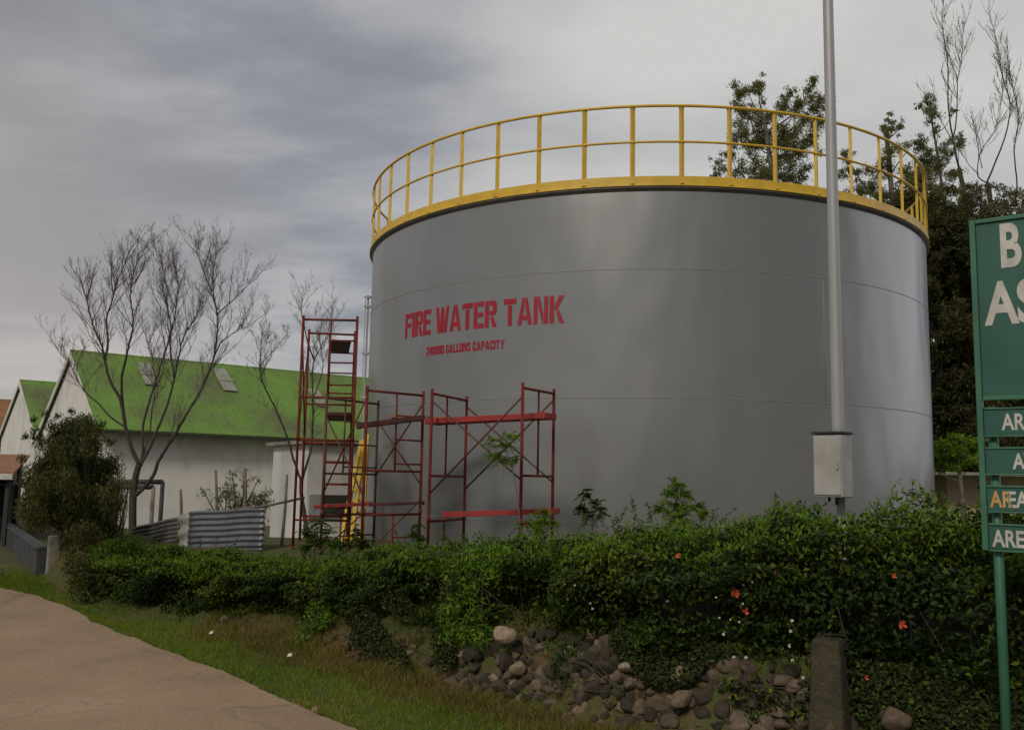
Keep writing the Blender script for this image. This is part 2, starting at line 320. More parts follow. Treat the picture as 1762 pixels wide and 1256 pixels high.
# ------------------------------------------------------------------ terrain
WL = np.array([(-40, 66), (-13.2, 25), (-6.72, 14.1), (-4.96, 11.5), (-4.01, 10.58), (-2.8, 10.05), (-1.75, 9.2), (-0.84, 8.15), (-0.05, 7.2), (0.72, 6.35), (1.5, 5.75), (2.5, 5.12), (3.6, 4.6), (5.5, 3.9), (12, 2), (40, -6), (90, -20)], float)
def wdist(P):
    """signed distance behind the bank line (positive on the tank side), and arc-length along it"""
    P = np.atleast_2d(P); best = np.full(len(P), 1e9); sg = np.ones(len(P)); ar = np.zeros(len(P)); acc = 0
    for a, b in zip(WL[:-1], WL[1:]):
        d = b-a; l = np.linalg.norm(d); t = np.clip(((P-a)@d)/l**2, 0, 1)
        q = a+t[:, None]*d; dist = np.linalg.norm(P-q, axis=1)
        s = d[0]*(P[:, 1]-a[1])-d[1]*(P[:, 0]-a[0])
        mk = dist < best-1e-9
        best[mk] = dist[mk]; sg[mk] = np.sign(s[mk]); ar[mk] = acc+t[mk]*l; acc += l
    return best*np.where(sg == 0, 1, sg), ar
def smooth(x): x = np.clip(x, 0, 1); return x*x*(3-2*x)
def height(P):
    P = np.atleast_2d(np.asarray(P, float)); s, _ = wdist(P); x = P[:, 0]
    bank = smooth((x+5.0)/5.5)                       # left: hedge on a low slope, right: stone wall
    wid = 1.6-1.25*bank
    T = (0.55+0.10*smooth((P[:, 1]-11)/2))*(1-.95*smooth((P[:, 1]-14.3)/3.0))
    far_left = smooth((-5.0-x)/1.0)
    wid = np.where(far_left > 0, wid*(1-far_left)+0.35*far_left, wid)
    z = T*smooth((s+0.12)/wid)
    verge = smooth((s+3.0)/3.0)*(s < 0.2)
    z = z+0.05*verge*(wav(P, 3, 2.2)*0.5)*(s > -2.2)
    z -= 0.05*smooth((-s-1.9)/0.5)*(x > -8)*(P[:, 1] < 14)*0
    return z
def axis(lo, hi, a, b, fine, ratio=1.22):
    c = list(np.arange(a, b+1e-6, fine)); st = fine
    v = a
    left = []
    while v > lo: st *= ratio; v -= st; left.append(v)
    v = c[-1]; st = fine; right = []
    while v < hi: st *= ratio; v += st; right.append(v)
    return np.array(left[::-1]+c+right)
ROADFIX = True
gx = axis(-1200, 1200, -9, 6, 0.09); gy = axis(-600, 1500, 3.0, 16, 0.09)
GX, GY = np.meshgrid(gx, gy); GP = np.stack([GX.ravel(), GY.ravel()], 1)
GZ = height(GP)
me = bpy.data.meshes.new('ground'); nx, ny = len(gx), len(gy)
ii = (np.arange(ny-1)[:, None]*nx+np.arange(nx-1)[None]).ravel()
me.from_pydata(np.column_stack([GP, GZ]).tolist(), [], np.stack([ii, ii+1, ii+nx+1, ii+nx], 1).tolist())
me.polygons.foreach_set('use_smooth', [True]*len(me.polygons))
def groundmat():
    mt = bpy.data.materials.new('grassy earth'); mt.use_nodes = True; t = mt.node_tree; b = t.nodes['Principled BSDF']; b.inputs['Roughness'].default_value = 0.95
    tcn = N(t, 'ShaderNodeTexCoord')
    a = N(t, 'ShaderNodeTexNoise'); a.inputs['Scale'].default_value = 0.9; a.inputs['Detail'].default_value = 8; a.inputs['Roughness'].default_value = 0.65; L(t, tcn.outputs['Object'], a.inputs[0])
    c = N(t, 'ShaderNodeTexNoise'); c.inputs['Scale'].default_value = 30; c.inputs['Detail'].default_value = 5; L(t, tcn.outputs['Object'], c.inputs[0])
    v = MATH(t, 'ADD', MATH(t, 'MULTIPLY', a.outputs[0], 0.7), MATH(t, 'MULTIPLY', c.outputs[0], 0.3))
    L(t, RAMP(t, v, [(0.38, (0.04, 0.07, 0.012)), (0.5, (0.075, 0.085, 0.02)), (0.60, (0.12, 0.075, 0.035)), (0.7, (0.15, 0.09, 0.045))]), b.inputs['Base Color'])
    bp = N(t, 'ShaderNodeBump'); bp.inputs['Strength'].default_value = 0.8; bp.inputs['Distance'].default_value = 0.03; L(t, c.outputs[0], bp.inputs['Height']); L(t, bp.outputs[0], b.inputs['Normal'])
    return mt
me.materials.append(groundmat())
go = bpy.data.objects.new('ground', me); COL.objects.link(go); tag(go, kind='structure')

# road
edge_px = [(610, 1256), (560, 1238), (500, 1210), (450, 1187), (400, 1165), (350, 1145), (300, 1125), (250, 1107), (200, 1088), (160, 1072), (146, 1062), (128, 1050), (100, 1040), (60, 1026), (0, 1012)]
edge = [Vector((2.2, 2.2, 0)), Vector((0.6, 4.0, 0))]+[onz(*p) for p in edge_px]+[Vector((-8.6, 14.3, 0)), Vector((-12, 17, 0)), Vector((-22, 24, 0))]
E2 = []
for a, b in zip(edge[:-1], edge[1:]):
    k = max(1, int((b-a).length/0.08))
    for i in range(k): E2.append(a.lerp(b, i/k))
E2.append(edge[-1])
ep = np.array([(p.x, p.y) for p in E2])
ej = wav(ep, 11, 5)*0.025+wav(ep, 12, 17)*0.008+np.random.default_rng(3).normal(size=len(ep))*.006
tn = np.gradient(ep, axis=0); tn /= np.linalg.norm(tn, axis=1, keepdims=True); ep = ep+np.stack([tn[:, 1], -tn[:, 0]], 1)*ej[:, None]
inner = ep+np.array([-5.5, -6.0])
rv = [(x, y, 0.012) for x, y in ep]+[(x, y, 0.012) for x, y in inner]
k = len(ep)
rb = MB(); rb.add(rv, [(i, i+1, k+i+1, k+i) for i in range(k-1)])
rb.add([(2.2, 2.2, .012), (-3.3, -3.8, .012), (9, -12, .012), (14, -6, .012)], [(0, 1, 2, 3)])
def roadmat():
    mt = bpy.data.materials.new('dusty concrete road'); mt.use_nodes = True; t = mt.node_tree; b = t.nodes['Principled BSDF']; b.inputs['Roughness'].default_value = 0.9
    tcn = N(t, 'ShaderNodeTexCoord')
    a = N(t, 'ShaderNodeTexNoise'); a.inputs['Scale'].default_value = 0.55; a.inputs['Detail'].default_value = 9; a.inputs['Roughness'].default_value = 0.62; L(t, tcn.outputs['Object'], a.inputs[0])
    c = N(t, 'ShaderNodeTexNoise'); c.inputs['Scale'].default_value = 42; c.inputs['Detail'].default_value = 5; c.inputs['Roughness'].default_value = 0.7; L(t, tcn.outputs['Object'], c.inputs[0])
    v = MATH(t, 'ADD', MATH(t, 'MULTIPLY', a.outputs[0], 0.72), MATH(t, 'MULTIPLY', c.outputs[0], 0.28))
    col = RAMP(t, v, [(0.34, (0.215, 0.150, 0.090)), (0.46, (0.300, 0.212, 0.130)), (0.56, (0.345, 0.250, 0.158)), (0.68, (0.41, 0.305, 0.205))])
    vo = N(t, 'ShaderNodeTexVoronoi', feature='DISTANCE_TO_EDGE'); vo.inputs['Scale'].default_value = 0.55
    nd = N(t, 'ShaderNodeTexNoise'); nd.inputs['Scale'].default_value = 2.5; nd.inputs['Detail'].default_value = 5; L(t, tcn.outputs['Object'], nd.inputs[0])
    vm = N(t, 'ShaderNodeVectorMath', operation='MULTIPLY_ADD'); L(t, nd.outputs['Color'], vm.inputs[0]); vm.inputs[1].default_value = (0.5, 0.5, 0); L(t, tcn.outputs['Object'], vm.inputs[2]); L(t, vm.outputs[0], vo.inputs[0])
    sp_ = N(t, 'ShaderNodeTexNoise'); sp_.inputs['Scale'].default_value = 130; sp_.inputs['Detail'].default_value = 2; L(t, tcn.outputs['Object'], sp_.inputs[0])
    col = MIX(t, 1.0, col, RAMP(t, sp_.outputs[0], [(.36, (.72, .70, .68)), (.5, (1, 1, 1)), (.66, (1.22, 1.2, 1.18))]), 'MULTIPLY')
    cr = RAMP(t, vo.outputs['Distance'], [(0.0, (0.55, 0.55, 0.55)), (0.008, (1, 1, 1))])
    crm = MIX(t, 0.55, (1, 1, 1), cr)
    L(t, MIX(t, 1.0, col, crm, 'MULTIPLY'), b.inputs['Base Color'])
    bp = N(t, 'ShaderNodeBump'); bp.inputs['Strength'].default_value = 0.5; bp.inputs['Distance'].default_value = 0.012; L(t, c.outputs[0], bp.inputs['Height']); L(t, bp.outputs[0], b.inputs['Normal'])
    return mt
ro = rb.build('road', roadmat()); tag(ro, kind='structure')

def inroad(P):
    a = ep[1:-1]; idx = np.zeros(len(P), bool)
    # point is on the road when it lies left/below the edge polyline
    for c0 in range(0, len(P), 20000):
        Q = P[c0:c0+20000]; d = ((Q[:, None]-a[None, ::3])**2).sum(2); j = d.argmin(1)*3+1
        tt = tn[j]; rel = Q-ep[j]
        idx[c0:c0+20000] = (tt[:, 0]*rel[:, 1]-tt[:, 1]*rel[:, 0]) > -0.02
    return idx
near = np.nonzero((np.abs(GP[:, 0]) < 30) & (np.abs(GP[:, 1]) < 32))[0]
inr = near[inroad(GP[near]-np.array([0.0, 0.0]))]
co = np.column_stack([GP, GZ]); co[inr, 2] = np.minimum(co[inr, 2], -0.03)
go.data.vertices.foreach_set('co', co.reshape(-1)); go.data.update()
# path beside the low wall (far left), shade painted into its colour
pth = MB(); pp = [(-9.6, 15.3), (-7.6, 14.3), (-10.7, 19.6), (-13.9, 25.2), (-22.5, 27.5), (-17.6, 19.2)]
pth.add([(x, y, 0.03) for x, y in pp], [(0, 1, 2, 5), (5, 2, 3, 4)])
tag(pth.build('path', mat('shade-toned path', (0.07, 0.052, 0.036), (0.045, 0.036, 0.028), 2, 0.9, bump=0.3)), kind='structure')

# ------------------------------------------------------------------ grass on the verge
def blades(name, P2, z, hgt, wid, material, lean=0.45):
    n = len(P2); ang = rng.uniform(0, 2*PI, n); a2 = rng.uniform(0, 2*PI, n)
    h = hgt*(0.5+rng.random(n)); V = np.empty((n, 3, 3)); B = np.column_stack([P2, z-0.005])
    sd_ = np.column_stack([np.cos(ang), np.sin(ang), np.zeros(n)])*wid/2
    V[:, 0] = B-sd_; V[:, 1] = B+sd_
    V[:, 2] = B+np.column_stack([np.cos(a2)*h*lean*rng.random(n)*2, np.sin(a2)*h*lean*rng.random(n)*2, h])
    me = bpy.data.meshes.new(name); me.vertices.add(3*n); me.vertices.foreach_set('co', V.reshape(-1))
    me.loops.add(3*n); me.loops.foreach_set('vertex_index', np.arange(3*n, dtype=np.int32)); me.polygons.add(n)
    me.polygons.foreach_set('loop_start', np.arange(0, 3*n, 3, dtype=np.int32))
    me.update(calc_edges=True)
    at_ = me.attributes.new('rnd', 'FLOAT', 'POINT')
    r = np.clip(rng.random(n)*0.75+0.25*wav(P2, 5, 2.5)+0.12, 0, 1); at_.data.foreach_set('value', np.repeat(r, 3).astype(np.float32))
    me.materials.append(material); o = bpy.data.objects.new(name, me); COL.objects.link(o); return o
n = 560000
P = np.column_stack([rng.uniform(-7.6, 3.2, n), rng.uniform(4.3, 14.5, n)])
s, _ = wdist(P)
vis = np.abs(P[:, 0]/P[:, 1]) < 0.62
keep = (s > -3.2) & (s < 0.9) & vis
P = P[keep]; s = s[keep]
P = P[~inroad(P)]; s, _ = wdist(P)
pat = wav(P, 21, 2.0)+0.5*wav(P, 22, 6)
dryness = smooth((s+0.95+0.35*pat)/0.7)*(P[:, 0] > -3.2)*(1-0.0*s)
isdry = rng.random(len(P)) < dryness*0.8
thin = rng.random(len(P)) < np.where(s > -0.3, 0.35, 0.9-0.3*dryness)
A = (~isdry) & thin; D = isdry & thin
tag(blades('grass', P[A], height(P[A]), 0.032, 0.0075, M['grass']), kind='stuff')
tag(blades('dry_grass', P[D], height(P[D]), 0.055, 0.008, M['grass_dry'], 0.8), kind='stuff')
n = 60000; P = np.column_stack([rng.uniform(-3.2, 1.6, n), rng.uniform(5.2, 10.6, n)]); s, _ = wdist(P)
P = P[(s > -0.75) & (s < 0.35) & (P[:, 0] < .9) & (rng.random(n) < .25+.75*smooth((s+.8)/.5))]; P = P[wav(P, 51, 5)+.5*wav(P, 52, 13) > -.25]
tag(blades('bank_weeds', P[::2], height(P[::2]), 0.085, 0.008, M['grass_dry'], 1.1), kind='stuff')
tag(blades('bank_grass', P[1::3], height(P[1::3]), 0.07, 0.009, M['grass'], 1.0), kind='stuff')
# grass strip at the far left edge of the road
n = 26000; P = np.column_stack([rng.uniform(-13, -6.2, n), rng.uniform(12.3, 19, n)])
P = P[~inroad(P)]
from_edge = ((P[:, None]-ep[None, ::8])**2).sum(2).min(1)**0.5
P = P[from_edge < 1.15]
tag(blades('verge_grass', P, height(P), 0.045, 0.010, M['grass'], 0.8), kind='stuff')

# ------------------------------------------------------------------ tank
TX, TY, TR, ZTOP, ZS2, ZS3 = 2.299, 16.80, 4.846, 5.493, 4.372, 2.675
ZB = 0.6
tank = thing('water_tank', (TX, TY, ZB), 'large round grey steel fire water tank with yellow guard rail', 'tank')
def cyl(a, r=TR, z=0): return Vector((TX+r*math.sin(a), TY-r*math.cos(a), z))
def lathe(mb, prof, n=192, closed=False):
    o = len(mb.v); mcount = len(prof)
    for i in range(n):
        a = 2*PI*i/n
        for r, z in prof: mb.v.append(tuple(cyl(a, r, z)))
    for i in range(n):
        j = (i+1) % n
        for k in range(mcount if closed else mcount-1):
            k2 = (k+1) % mcount
            mb.f.append((o+i*mcount+k, o+j*mcount+k, o+j*mcount+k2, o+i*mcount+k2))
sh = MB(); lathe(sh, [(TR, -0.1), (TR, ZTOP-0.07)], 256)
so = sh.build('shell', M['tank'], tank, smooth=True)
for zz in (1.05, ZS3, ZS2):
    wr_ = MB(); lathe(wr_, [(TR-.004, zz-.012), (TR+.0035, zz-.004), (TR+.0045, zz+.003), (TR-.004, zz+.007)], 256, closed=True); wr_.build('weld_seam', M['seam'], tank)
rf = MB(); lathe(rf, [(TR+0.02, ZTOP-0.01), (TR*0.5, ZTOP+0.25), (0.01, ZTOP+0.45)]); rf.build('roof', M['tank'], tank, smooth=True)
cb = MB(); lathe(cb, [(TR-.004, ZTOP-0.075), (TR+0.045, ZTOP-0.03), (TR+0.045, ZTOP-0.010), (TR-.004, ZTOP-0.010)], closed=True); cb.build('curb_angle', M['curb'], tank)
# vertical weld seams
for k in range(3):
    a = 0.40+k*2*PI/3
    ws = MB(); ws.tube([cyl(a, TR-0.0120, ZS3+.02), cyl(a, TR-0.0120, ZS2-.02)], 0.0125, 16); ws.build('weld_seam', M['seam'], tank, smooth=True)
tb = MB(); lathe(tb, [(TR+0.045, ZTOP+0.008), (TR+0.045, ZTOP+0.125), (TR+0.035, ZTOP+0.125), (TR+0.035, ZTOP+0.008)], closed=True); 
lathe(tb, [(TR+0.06, ZTOP-0.008), (TR+0.06, ZTOP+0.004), (TR-0.05, ZTOP+0.004), (TR-0.05, ZTOP-0.008)], closed=True)
tb.build('toe_board', M['yellow'], tank)
def ring(name, r, z, rad):
    mb = MB(); pts = [cyl(2*PI*i/192, r, z) for i in range(193)]; mb.tube(pts, rad, 8, cap=False); return mb.build(name, M['yellow'], tank, smooth=True)
ring('top_rail', TR+0.03, ZTOP+1.10, 0.021); ring('middle_rail', TR+0.03, ZTOP+0.60, 0.017)
NP = 47; post0 = None
for i in range(NP):
    a = -1.22037+i*2*PI/NP
    c = cyl(a, TR+0.022, 0); e_t = Vector((math.cos(a), math.sin(a), 0)); e_r = Vector((math.sin(a), -math.cos(a), 0))
    if post0 is None:
        mb = MB(); fl = (e_t*0.80-e_r*0.60).normalized(); fn = Vector((-fl.y, fl.x, 0))
        R = Matrix((fl, fn, Vector((0, 0, 1)))).transposed()
        mb.box(c+Vector((0, 0, ZTOP+0.55)), (0.052, 0.008, 1.08), R)
        fl2 = fn; mb.box(c-fl*0.024+fn*0.018+Vector((0, 0, ZTOP+0.55)), (0.008, 0.036, 1.075), R)
        mb.box(c+Vector((0, 0, ZTOP+0.02)), (0.09, 0.07, 0.012), R)
        post0 = mb.build('rail_post', M['yellow'], tank); a_first = a
    else:
        o = post0.copy(); COL.objects.link(o); o.parent = tank
        # rotate about the tank axis
        Rz = Matrix.Translation((TX, TY, 0)) @ Matrix.Rotation(a-a_first, 4, 'Z') @ Matrix.Translation((-TX, -TY, 0))
        o.matrix_parent_inverse = Matrix.Translation(-Vector(tank.location)) @ Rz
# level pipe on the left flank
lp = MB(); al = -1.425
for dr in (0.055,):
    lp.tube([cyl(al, TR+dr, z) for z in (0.8, 2.0, 3.4, 4.75)], 0.018, 8)
lp.tube([cyl(al-0.012, TR+0.10, z) for z in (1.0, 2.0, 3.4, 4.7)], 0.008, 6)
for z in (4.72, 4.55, 3.72, 2.95, 2.1):
    lp.tube([cyl(al, TR-0.01, z), cyl(al, TR+0.13, z)], 0.012, 6); lp.box(cyl(al, TR+0.055, z), (0.07, 0.07, 0.045))
lp.build('level_pipe', M['galv'], tank, smooth=False)
# inlet pipe ring plate at base
mh = MB(); 

# stencil lettering -----------------------------------------------------------
def seg(x0, y0, x1, y1): return [(x0, y0), (x1, y0), (x1, y1), (x0, y1)]
W_ = 0.30
STEN = {
 'F': (0.86, [seg(0, 0, .30, 1), seg(.36, .80, .86, 1), seg(.36, .42, .78, .60)]),
 'I': (0.30, [seg(0, 0, .30, 1)]),
 'R': (0.92, [seg(0, 0, .30, 1), [(.36, .82), (.36, 1), (.74, 1), (.92, .88), (.92, .58), (.74, .44), (.36, .44), (.36, .60), (.62, .60), (.62, .82)], [(.40, .38), (.68, .38), (.94, 0), (.64, 0)]]),
 'E': (0.84, [seg(0, 0, .30, 1), seg(.36, .82, .84, 1), seg(.36, .42, .78, .59), seg(.36, 0, .84, .18)]),
 'W': (1.30, [[(0, 1), (.27, 1), (.46, 0), (.20, 0)], [(.50, .0), (.62, 0.0), (.76, 1), (.56, 1), (.44, .42)], [(.66, .0), (.80, .0), (.86, .42), (.80, .95)], [(1.04, 1), (1.30, 1), (1.10, 0), (.85, 0)]]),
 'A': (1.06, [[(0, 0), (.29, 0), (.50, .72), (.50, 1), (.36, 1)], [(.77, 0), (1.06, 0), (.70, 1), (.56, 1), (.56, .72)], seg(.38, .18, .68, .33)]),
 'T': (0.92, [seg(0, .80, .92, 1), seg(.31, 0, .61, .76)]),
 'N': (1.0, [seg(0, 0, .27, 1), [(.32, 1), (.40, 1), (.68, .35), (.68, 0), (.62, 0), (.32, .66)], seg(.73, 0, 1.0, 1)]),
 'K': (1.0, [seg(0, 0, .30, 1), [(.36, .44), (.36, .66), (.66, 1), (1.0, 1), (.60, .58)], [(.46, .38), (.58, .54), (1.0, 0), (.68, 0)]]),
 '2': (0.80, [[(0, .70), (0, .88), (.14, 1), (.66, 1), (.80, .88), (.80, .55), (.52, .33), (.52, .78), (.28, .78), (.28, .70)], [(0, 0), (0, .24), (.46, .52), (.46, .22), (.80, .22), (.80, 0)]]),
 '4': (0.84, [[(0, .22), (0, .42), (.34, 1), (.44, 1), (.44, .40), (.44, .22)], seg(.50, 0, .76, 1)]),
 '0': (0.84, [[(.39, 0), (.14, 0), (0, .14), (0, .86), (.14, 1), (.39, 1), (.39, .80), (.28, .78), (.28, .22), (.39, .20)], [(.45, 0), (.70, 0), (.84, .14), (.84, .86), (.70, 1), (.45, 1), (.45, .80), (.56, .78), (.56, .22), (.45, .20)]]),
 'G': (0.86, [[(.84, .68), (.84, .86), (.70, 1), (.46, 1), (.46, .80), (.56, .78), (.56, .68)], [(.40, 1), (.14, 1), (0, .86), (0, .14), (.14, 0), (.40, 0), (.40, .20), (.28, .22), (.28, .78), (.40, .80)], [(.46, 0), (.84, 0), (.84, .50), (.50, .50), (.50, .34), (.58, .34), (.58, .20), (.46, .20)]]),
 'L': (0.76, [seg(0, 0, .30, 1), seg(.36, 0, .76, .20)]),
 'O': None,
 'S': (0.82, [[(0, .56), (.28, .46), (.28, .78), (.54, .78), (.54, .70), (.82, .70), (.82, .86), (.68, 1), (.14, 1), (0, .86)], [(.34, .56), (.82, .46), (.82, .14), (.68, 0), (.14, 0), (0, .14), (0, .30), (.28, .30), (.28, .22), (.54, .22), (.54, .42), (.34, .46)]]),
 'C': (0.84, [[(.84, .66), (.84, .86), (.70, 1), (.46, 1), (.46, .80), (.56, .78), (.56, .66)], [(.40, 1), (.14, 1), (0, .86), (0, .14), (.14, 0), (.40, 0), (.40, .20), (.28, .22), (.28, .78), (.40, .80)], [(.84, .34), (.84, .14), (.70, 0), (.46, 0), (.46, .20), (.56, .22), (.56, .34)]]),
 'P': (0.88, [seg(0, 0, .30, 1), [(.36, .82), (.36, 1), (.74, 1), (.88, .88), (.88, .50), (.74, .38), (.36, .38), (.36, .56), (.60, .56), (.60, .82)]]),
 'Y': (1.0, [[(0, 1), (.30, 1), (.48, .62), (.48, .40), (.35, .40)], [(.70, 1), (1.0, 1), (.65, .40), (.54, .40), (.54, .62)], seg(.35, 0, .65, .34)]),
}
STEN['O'] = STEN['0']
def hit(px, py):
    d = ray(px, py); ox, oy = -TX, -TY
    A_ = d.x**2+d.y**2; B_ = 2*(ox*d.x+oy*d.y); C_ = ox*ox+oy*oy-TR*TR
    t = (-B_-math.sqrt(B_*B_-4*A_*C_))/(2*A_); p = Vector((0, 0, EYE))+d*t
    return math.atan2(p.x-TX, -(p.y-TY)), p.z
def stencil(name, text, *a_):
    for k_, o_ in enumerate(stencil_words(text, *a_)): o_.build(name, M['letter_red'], tank)
def stencil_words(text, aL, aR, zBL, zBR, hL, hR, sp=0.12, word=0.45):
    tot = 0; lay = []
    for ch in text:
        if ch == ' ': tot += word; continue
        wd, st = STEN[ch]; lay.append((tot, wd, st)); tot += wd+sp
    tot -= sp
    words = []; rr = TR+0.003; last = None
    for x0, wd, st in lay:
        if last is None or x0-last > sp+.2: mb = MB(); words.append(mb)
        last = x0+wd
        for poly in st:
            pts = []
            for x, y in poly:
                u = (x0+x)/tot; a = aL+(aR-aL)*u; zb = zBL+(zBR-zBL)*u; h = hL+(hR-hL)*u
                pts.append((a, zb+y*h))
            front = [cyl(a, rr+0.003, z) for a, z in pts]; back = [cyl(a, rr-0.004, z) for a, z in pts]
            k = len(pts)
            mb.add(front+back, [tuple(range(k))]+[(i, k+i, k+(i+1) % k, (i+1) % k) for i in range(k)])
    return words
a1, zb1 = hit(697, 584); _, zt1 = hit(697, 541); a2, zb2 = hit(971, 555); _, zt2 = hit(971, 509)
stencil('large_word', 'FIRE WATER TANK', a1, a2, (zb1+zb2)/2, (zb1+zb2)/2, (zt1-zb1+zt2-zb2)/2, (zt1-zb1+zt2-zb2)/2, 0.10, 0.46)
b1, yb1 = hit(734, 613); _, yt1 = hit(734, 599); b2, yb2 = hit(868, 599); _, yt2 = hit(868, 583)
stencil('small_word', '240000 GALLONS CAPACITY', b1, b2, (yb1+yb2)/2, (yb1+yb2)/2, (yt1-yb1+yt2-yb2)/2, (yt1-yb1+yt2-yb2)/2, 0.14, 0.5)

# ------------------------------------------------------------------ scaffolds
TB = 0.0158
def frame(mb_leg, mb_bar, A, B, ztop, zbot, ladder=True, lside=1, step=0.29, inner=0.42):
    """walk-through scaffold frame between plan points A (front) and B (back)"""
    A = Vector((*A, 0)); B = Vector((*B, 0)); Z = lambda z: Vector((0, 0, z))
    return
def scaff_frame(root, A, B, ztop, zbot, tier=1.68, inner=0.5, rungs=True, name='frame', first=None, m1='scaf'):
    A = Vector((*A, 0)); B = Vector((*B, 0)); mb = MB(); Z = lambda z: Vector((0, 0, z))
    for P_ in (A, B): mb.tube([P_+Z(zbot), P_+Z(ztop+0.035)], TB*1.15, 8)
    z1 = ztop; first_ = True
    while z1 > zbot+0.25:
        zl = max(z1-tier, zbot)
        mb.tube([A+Z(z1-0.02), B+Z(z1-0.02)], TB, 8)
        I = A.lerp(B, inner)
        mb.tube([I+Z(z1-0.02), I+Z(max(zl, z1-tier*0.66))], TB*0.8, 6)
        if tier*0.66 < z1-zbot: mb.tube([A+Z(z1-tier*0.66), B+Z(z1-tier*0.66)], TB*0.9, 6)
        if rungs:
            z = z1-0.30
            while z > max(z1-tier*0.66, zbot): mb.tube([I+Z(z), B+Z(z)], TB*0.7, 6); z -= 0.30
        for P_ in (A, B): mb.tube([P_+Z(zl-0.03), P_+Z(zl+0.05)], TB*1.5, 8)
        z1 = zl-0.001
        if zl <= zbot: break
    return mb.build(name, M[m1], root, smooth=True)
def brace(root, a, b, c, d, m1='scaf_worn'):
    for p, q in ((a, b), (c, d)):
        mb = MB(); mb.tube([p, q], 0.0105, 6); mb.tube([p-(q-p).normalized()*.02, p+(q-p).normalized()*.02], 0.016, 6); mb.build('cross_brace', M[m1], root, smooth=True)
def plank(label, p, q, wid, th, m, group='planks laid on the scaffolds'):
    p = Vector(p); q = Vector(q); d = (q-p); l = d.length; d.normalize(); sdv = d.cross(Vector((0, 0, 1))).normalized(); u_ = sdv.cross(d)
    R = Matrix((d, sdv, u_)).transposed(); mb = MB()
    mb.box((0, 0, 0), (l, wid, th), R)
    for e in (-1, 1): mb.box(d*e*(l/2-0.03), (0.05, wid+0.006, th+0.008), R)
    o = mb.build('scaffold_plank', m, bevel=0.004); o.location = (p+q)/2
    return tag(o, label, 'plank', group)
def pl(px, py, Y): v = at(px, py, Y); return (v.x, v.y)
ZG = 0.62
# tall tower left of the tank
tw = thing('scaffold_tower', (*pl(560, 900, 13.0), ZG), 'tall two-tier red tubular scaffold tower left of the tank, seen against the green roof', 'scaffold', 'red scaffolds')
A0, A1 = pl(515, 700, 12.4), pl(609, 700, 12.4); B0, B1 = pl(526, 700, 13.6), pl(606, 700, 13.7)
zt = at(562, 548, 12.4).z
scaff_frame(tw, A0, A1, zt, ZG, 1.62, 0.52); scaff_frame(tw, B0, B1, zt, ZG, 1.62, 0.45)
V3 = lambda p, z: Vector((p[0], p[1], z))
brace(tw, V3(A0, zt-0.25), V3(B0, zt-1.5), V3(B0, zt-0.25), V3(A0, zt-1.5))
brace(tw, V3(A1, zt-0.25), V3(B1, zt-1.5), V3(B1, zt-0.25), V3(A1, zt-1.5))
brace(tw, V3(A1, zt-1.9), V3(B1, zt-2.9), V3(B1, zt-1.9), V3(A1, zt-2.9))
# front low frame joining the tower and the middle bay
mid = thing('scaffold_bay', (*pl(660, 900, 11.6), ZG), 'lower red scaffold bay against the left edge of the tank, with a sloping maroon deck', 'scaffold', 'red scaffolds')
zt2 = at(680, 671, 11.4).z
C0, C1 = pl(631, 700, 11.3), pl(728, 700, 11.9); D0, D1 = pl(562, 700, 12.0), pl(651, 700, 12.9)
scaff_frame(mid, C0, C1, zt2, ZG, 1.5, 0.52); scaff_frame(mid, D0, D1, at(606, 687, 12.4).z, ZG, 1.5, 0.35, m1='scaf_worn')
brace(mid, V3(C1, zt2-0.12), V3(D1, zt2-1.05), V3(D1, zt2-0.3), V3(C1, zt2-1.15))
brace(mid, V3(C0, zt2-0.1), V3(D0, zt2-1.3), V3(D0, zt2-0.3), V3(C0, zt2-1.3))
brace(mid, V3(C1, zt2-1.35), V3(C0, ZG), V3(C0, zt2-1.5), V3(D0, ZG))
# right bay
rb_ = thing('scaffold_bay', (*pl(850, 900, 11.0), ZG), 'wide red scaffold bay in front of the tank below the red lettering', 'scaffold', 'red scaffolds')
E0, E1 = pl(743, 700, 11.0), pl(803, 700, 11.95); F0, F1 = pl(899, 700, 10.3), pl(953, 700, 10.95)
zt3 = at(743, 674, 11.0).z
scaff_frame(rb_, E0, E1, zt3, ZG, 1.5, 0.42, rungs=False); scaff_frame(rb_, F0, F1, zt3+0.02, ZG, 1.5, 0.5, rungs=False)
def r_(px, py, P_): return Vector((P_[0], P_[1], at(px, py, P_[1]).z))
mbb = MB()
for a_, b_ in (((899, 682, F0), (745, 850, E0)), ((803, 700, E1), (953, 830, F1)), ((953, 688, F1), (803, 842, E1)), ((745, 690, E0), (899, 826, F0))):
    m_ = MB(); m_.tube([r_(*a_), r_(*b_)], 0.011, 6); m_.build('cross_brace', M['scaf_worn'], rb_, smooth=True)
for P_ in (E0, E1):
    mb = MB(); mb.tube([V3(P_, 1.12), V3(P_, 1.30)], 0.022, 8); mb.build('coupling', M['scaf_worn'], rb_)

